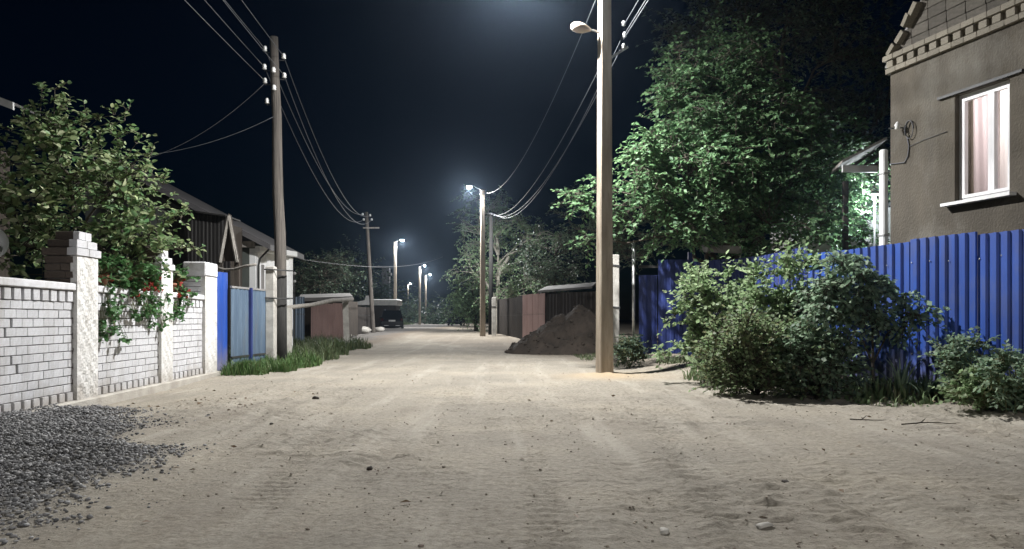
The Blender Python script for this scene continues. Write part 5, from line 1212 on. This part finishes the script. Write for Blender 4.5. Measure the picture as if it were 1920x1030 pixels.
# faint tall tower block / tank silhouette far behind the car
t = thing('grey_chimney', 'dim grey square tower behind the white shed roof', 'tower', (U(723, 96), 96, 0.26)); q = Vector(t.location)
mb = MB(q); mb.box((U(723, 96), 96.5, Zv(540, 96)), (0.9, 0.9, 5.0)); mb.build('shaft', M['grey_sheet'], t)
mb = MB(q); mb.box((U(724, 96), 96.5, Zv(514, 96)), (1.15, 1.15, 0.3)); mb.box((U(723, 96), 96.5, 1.0), (1.2, 1.2, 2.0)); mb.build('cap', M['grey_sheet'], t)
t = thing('mailbox_post', 'small white lamp globes beside the white end wall', 'lamp', (U(552, 30), 30, 0.2)); q = Vector(t.location)
mb = MB(q); mb.tube([(q.x, 30, 0.1), (q.x, 30, Zv(508, 30))], 0.03, 8); mb.build('post', M['dark_steel'], t)
for v in (513, 528):
    mb = MB(q); mb.lathe((q.x + 0.02, 29.95, Zv(v, 30) - 0.06), [(0.0, 0), (0.05, 0.02), (0.065, 0.06), (0.05, 0.10), (0, 0.12)], 10); mb.build('globe', M['porcelain'], t, True)

# ------------------------------------------------------------------ right mid-distance: soil heap, maroon fence, brown fence
hx, hy = U(1066, 27.5), 27.5
nx_, ny_ = 170, 150; X_, Y_ = np.meshgrid(np.linspace(-3.6, 2.8, nx_), np.linspace(-2.7, 2.9, ny_))
rr = np.hypot(X_ / np.where(X_ < 0, 2.3, 1.5), Y_ / 2.0); rr2 = np.hypot((X_ - 0.45) / 1.35, (Y_ + 0.1) / 1.7)
hz = np.maximum(1.55 * np.clip(1 - rr, 0, None) ** 0.85 * (0.9), 1.68 * np.clip(1 - rr2 ** 1.7, 0, None))
hz = hz + (0.42 * fbm(X_ * 1.2, Y_ * 1.2, 4, 3) + 0.30 * fbm(X_ * 4, Y_ * 4, 4, 9)) * np.clip(hz * 2, 0, 1) - 0.10 * (hz < 0.02)
zz_ = gz_base(X_ + hx, Y_ + hy)
V = np.stack([X_, Y_, hz + zz_ - gz(hx, hy)], -1).reshape(-1, 3); idx = np.arange(nx_ * ny_).reshape(ny_, nx_)
F = np.stack([idx[:-1, :-1], idx[:-1, 1:], idx[1:, 1:], idx[1:, :-1]], -1).reshape(-1, 4)
o = link('soil_heap', mesh_from('soil_heap', V, F), M['soil'], None, True); o.location = (hx, hy, gz(hx, hy)); heap = o; rgh = np.random.default_rng(77); kk = rgh.integers(0, len(V), 900); kk = kk[hz.ravel()[kk] > 0.03][:420]
pc = V[kk] + np.array([0, 0, 0.01]); hc_ = rock_soup('clods', pc, 0.02 + 0.07 * rgh.random(len(kk)) ** 2.5, M['soil'], 0.8, seed=78); hc_.parent = heap
tag(o, 'dark heap of soil on the right in front of the maroon sheet fence', 'soil heap')
panel_run('maroon sheet fence seen behind the soil heap', 980, 38, 1022, 33.5, 553, 550, M['maroon'], 4)
panel_run('grey-brown sheet fence running from the maroon corner behind the soil heap', 1026, 33.4, 1130, 31.0, 551, 546, M['brown_sheet'], 4)
panel_run('dark brown fence right of the second lamp post', 932, 49, 980, 40, 562, 556, M['brown_sheet'], 5)
t = thing('low_shed', 'slanting pale roof above the maroon fence behind the soil heap', 'shed', (U(1060, 35), 35, 0.3)); q = Vector(t.location)
mb = MB(q); mb.prism([at(1008, 549, 34.6), at(1110, 541, 33.6), at(1110, 537, 33.6), at(1008, 545, 34.6)], (0, 0, 0), (0.6, 3.5, 0.35)); mb.build('roof', M['grey_sheet'], t)
mb = MB(q); mb.box((U(1062, 36), 36.2, 1.3), (2.4, 2.4, 2.2)); mb.build('wall', M['dark_wood'], t)

# ------------------------------------------------------------------ cars
def car(label, x, y, z, rotz, w_=1.8, L_=4.4, H_=1.6, suv=True, face=False):
    root = thing('parked_car', label, 'car', (x, y, z), rotz)
    # local: rear at y=0, front at y=L ; centred in x
    st = [(0.0, 0.28, 0.72, 0.88, 0.94), (0.10, 0.24, 0.95, 0.95, 0.98), (0.9, 0.22, 1.0, 0.97, 1.0), (2.4, 0.22, 0.98, 0.97, 1.0), (3.5, 0.22, 0.93, 0.95, 0.99), (4.15, 0.26, 0.80, 0.88, 0.95), (L_, 0.32, 0.66, 0.74, 0.82)]
    vs = []; fs = []
    for (yy, zb, zt, wb, wt) in st:
        h = w_ / 2
        for xx, zz in ((-h * wb, zb), (-h, zb + 0.18), (-h * wt, zt - 0.10), (-h * wt * 0.93, zt), (h * wt * 0.93, zt), (h * wt, zt - 0.10), (h, zb + 0.18), (h * wb, zb)): vs.append((xx, yy, zz))
    n = len(st)
    for i in range(n - 1):
        for k in range(8): fs.append((i * 8 + k, i * 8 + (k + 1) % 8, (i + 1) * 8 + (k + 1) % 8, (i + 1) * 8 + k))
    fs += [tuple(range(8)), tuple(range(n * 8 - 1, n * 8 - 9, -1))]
    mb = MB(); mb.add(vs, fs); body = mb.build('body', M['car_paint'], root)
    y0, y1, y2, y3 = (0.12, 0.45, 2.1, 3.0) if suv else (0.45, 1.1, 2.1, 3.0)
    b0, t0 = w_ / 2 * 0.93, w_ / 2 * 0.74
    cab = [(-b0, y0, 0.95), (b0, y0, 0.95), (b0, y3, 0.95), (-b0, y3, 0.95), (-t0, y1, H_), (t0, y1, H_), (t0, y2, H_), (-t0, y2, H_)]
    mb = MB(); mb.add(cab, [(0, 1, 5, 4), (1, 2, 6, 5), (2, 3, 7, 6), (3, 0, 4, 7), (4, 5, 6, 7)]); mb.build('cabin', M['car_paint'], root)
    def inset(ids, k, out):
        c = sum((Vector(cab[i]) for i in ids), Vector()) / 4; n_ = (Vector(cab[ids[1]]) - Vector(cab[ids[0]])).cross(Vector(cab[ids[2]]) - Vector(cab[ids[0]])).normalized()
        pl = [c + (Vector(cab[i]) - c) * k + n_ * out for i in ids]; mb = MB(); mb.prism(pl, (0, 0, 0), n_ * -0.01); return mb
    inset((0, 1, 5, 4), 0.84, 0.006).build('rear_window', M['car_glass'], root); inset((2, 3, 7, 6), 0.86, 0.006).build('windscreen', M['car_glass'], root)
    inset((1, 2, 6, 5), 0.84, 0.006).build('side_window', M['car_glass'], root); inset((3, 0, 4, 7), 0.84, 0.006).build('side_window', M['car_glass'], root)
    mb = MB(); mb.box((0, -0.04, 0.42), (w_ * 0.92, 0.12, 0.2), bev=0.03); mb.build('bumper', M['car_paint'], root)
    mb = MB(); mb.box((0, -0.035, 0.78), (0.52, 0.012, 0.12)); mb.build('number_plate', M['white_paint'], root)
    red = mat('tail_light', (0.05, 0.004, 0.004), 0.15)
    for s in (-1, 1):
        mb = MB(); mb.box((s * w_ * 0.42, 0.0, 0.86), (0.2, 0.1, 0.22), bev=0.02); mb.build('tail_light', red, root)
        mb = MB(); mb.box((s * w_ * 0.37, L_ - 0.1, 0.62), (0.32, 0.16, 0.14), bev=0.02); mb.build('headlight', M['porcelain'], root)
        mb = MB(); mb.box((s * (w_ / 2 + 0.08), 2.75, 1.02), (0.18, 0.10, 0.13), bev=0.02); mb.build('mirror', M['car_paint'], root)
        mb = MB(); mb.box((s * w_ * 0.25, -0.104, 0.40), (0.34, 0.012, 0.05)); mb.build('reflector', M['steel'], root)
        for yy in (0.85, 3.45):
            mb = MB(); mb.lathe((s * (w_ / 2 - 0.20), yy, 0.32), [(0.2, 0), (0.31, 0.01), (0.32, 0.04), (0.32, 0.17), (0.30, 0.205), (0.2, 0.21)], 20, (s, 0, 0)); wh = mb.build('wheel', M['rubber'], root, True)
            mb = MB(); mb.lathe((s * (w_ / 2 + 0.005), yy, 0.32), [(0.0, 0), (0.19, 0.0), (0.2, 0.012), (0.0, 0.02)], 14, (s, 0, 0)); mb.build('rim', M['steel'], wh)
    mb = MB()
    for s in (-1, 1): mb.tube([(s * t0 * 0.85, y1 + 0.1, H_ + 0.01), (s * t0 * 0.85, y1 + 0.2, H_ + 0.05), (s * t0 * 0.85, y2 - 0.2, H_ + 0.05), (s * t0 * 0.85, y2 - 0.1, H_ + 0.01)], 0.018, 6)
    mb.build('roof_rail', M['steel'], root, True)
    return root
car('black parked car seen from behind with a pale number plate, left of the lane', U(735, 61), 61, 0.27, R(8))
car('dark car facing us beneath the weeping bush on the right of the lane', U(856, 96), 100, 0.27, R(176), 1.75, 4.2, 1.45, False)
# ------------------------------------------------------------------ grass (stuff)
def grass(name, label, pts, hmin, hmax, leafm, seed, wd=0.012):
    rg = np.random.default_rng(seed); n = len(pts); a = rg.random(n) * 6.283; L = hmin + (hmax - hmin) * rg.random(n) ** 1.4; bend = 0.15 + 0.7 * rg.random(n); L = L * np.clip(0.75 + 2.2 * fbm(np.asarray(pts)[:, 0] * 1.7, np.asarray(pts)[:, 1] * 1.1, 3, 3 + seed), 0.3, 1.7)
    d = np.stack([np.cos(a), np.sin(a), np.zeros(n)], -1); s = np.stack([-np.sin(a), np.cos(a), np.zeros(n)], -1) * wd * (0.7 + 0.6 * rg.random((n, 1)))
    z = np.array([0, 0, 1.0]); P = np.asarray(pts); L = L[:, None]; bend = bend[:, None]
    m1 = P + z * L * 0.5 + d * L * bend * 0.25; e = P + z * L * (0.98 - 0.3 * bend) + d * L * bend
    V = np.stack([P - s, P + s, m1 + s * 0.7, m1 - s * 0.7, e], 1).reshape(-1, 3)
    f = np.array([(0, 1, 2), (0, 2, 3), (3, 2, 4)]); F = (f[None] + (np.arange(n) * 5)[:, None, None]).reshape(-1, 3)
    o = link(name, mesh_from(name, V, F), leafm); o['kind'] = 'stuff'; return tag(o, label, 'grass')
rg = np.random.default_rng(5)
def patch(n, x0, x1, y0, y1, cond=None, clump=0.12):
    c = np.stack([rg.uniform(x0, x1, n // 14), rg.uniform(y0, y1, n // 14)], -1); c = np.repeat(c, 14, 0); c = c + rg.normal(size=c.shape) * clump
    if cond is not None: c = c[cond(c[:, 0], c[:, 1])]
    return np.column_stack([c, relief_at(c[:, 0], c[:, 1]) - 0.01])
g1 = patch(7500, -6.5, -4.9, 16.5, 20.2, lambda x, y: (x < -5.25 + 0.16 * (y - 16.5) * 0.6 + 0.25 * fbm(x * 2, y * 2, 3, 8) * 4) & (x > wall_x(y) + 0.05))
grass('grass_clump', 'tall bright green grass at the end of the white wall', g1, 0.16, 0.52, L_GRASS, 1)
g2 = patch(15000, -8.4, -4.2, 20.0, 32.0, lambda x, y: x < -5.2 - 0.04 * (y - 20) + 1.1 * fbm(x * 1.2, y * 0.7, 3, 18))
grass('long_grass', 'dull long grass under the timber rail', g2, 0.16, 0.55, L_DRYG, 2, 0.016)
g3 = patch(2600, 3.6, 5.3, 17.0, 19.0, None, 0.1); grass('grass_tufts', 'short grass tufts before the old blue gate', g3, 0.06, 0.2, L_DRYG, 3)
g4 = patch(3600, 5.0, 7.6, 8.6, 11.4, lambda x, y: (x < fence_x(y) - 0.1) & (x > fence_x(y) - 0.75), 0.1); grass('grass_tufts', 'weeds growing along the foot of the bright blue fence', g4, 0.08, 0.3, L_SHRUB, 4)
g7 = patch(5200, 3.4, 6.3, 10.2, 15.6, lambda x, y: (x < fence_x(y) - 0.25) & (x > fence_x(y) - 1.55 + 0.9 * fbm(x * 1.5, y * 1.5, 3, 66)), 0.1); grass('low_weeds', 'low broad weeds along the foot of the shrubs', g7, 0.06, 0.30, L_SHRUB2, 9, 0.022)
g5 = patch(5000, U(650, 100), U(745, 100), 60, 118, None, 0.4); grass('grass_tufts', 'rough grass beside the far lane below the distant lamps', g5, 0.2, 0.7, L_DRYG, 6, 0.05)
g6 = patch(1400, 1.6, 3.9, 22.0, 26.0, lambda x, y: x > 2.0, 0.12); grass('grass_tufts', 'sparse weeds on the road edge beside the soil heap', g6, 0.05, 0.16, L_DRYG, 7)

# ------------------------------------------------------------------ night air
mb = MB(); mb.box(((xs[0] + xs[-1]) / 2, (ys[0] + ys[-1]) / 2, 8), (xs[-1] - xs[0] + 4, ys[-1] - ys[0] + 4, 18.5)); hz_o = mb.build('haze', None); hz_o['kind'] = 'stuff'
hm = bpy.data.materials.new('night_haze'); hm.use_nodes = True; ht = hm.node_tree
ht.nodes.remove(ht.nodes['Principled BSDF']); pv = ht.nodes.new('ShaderNodeVolumePrincipled')
pv.inputs['Color'].default_value = (0.55, 0.74, 1.0, 1); pv.inputs['Density'].default_value = 0.00024; pv.inputs['Anisotropy'].default_value = 0.88
ht.links.new(pv.outputs[0], ht.nodes['Material Output'].inputs['Volume']); hz_o.data.materials.append(hm)
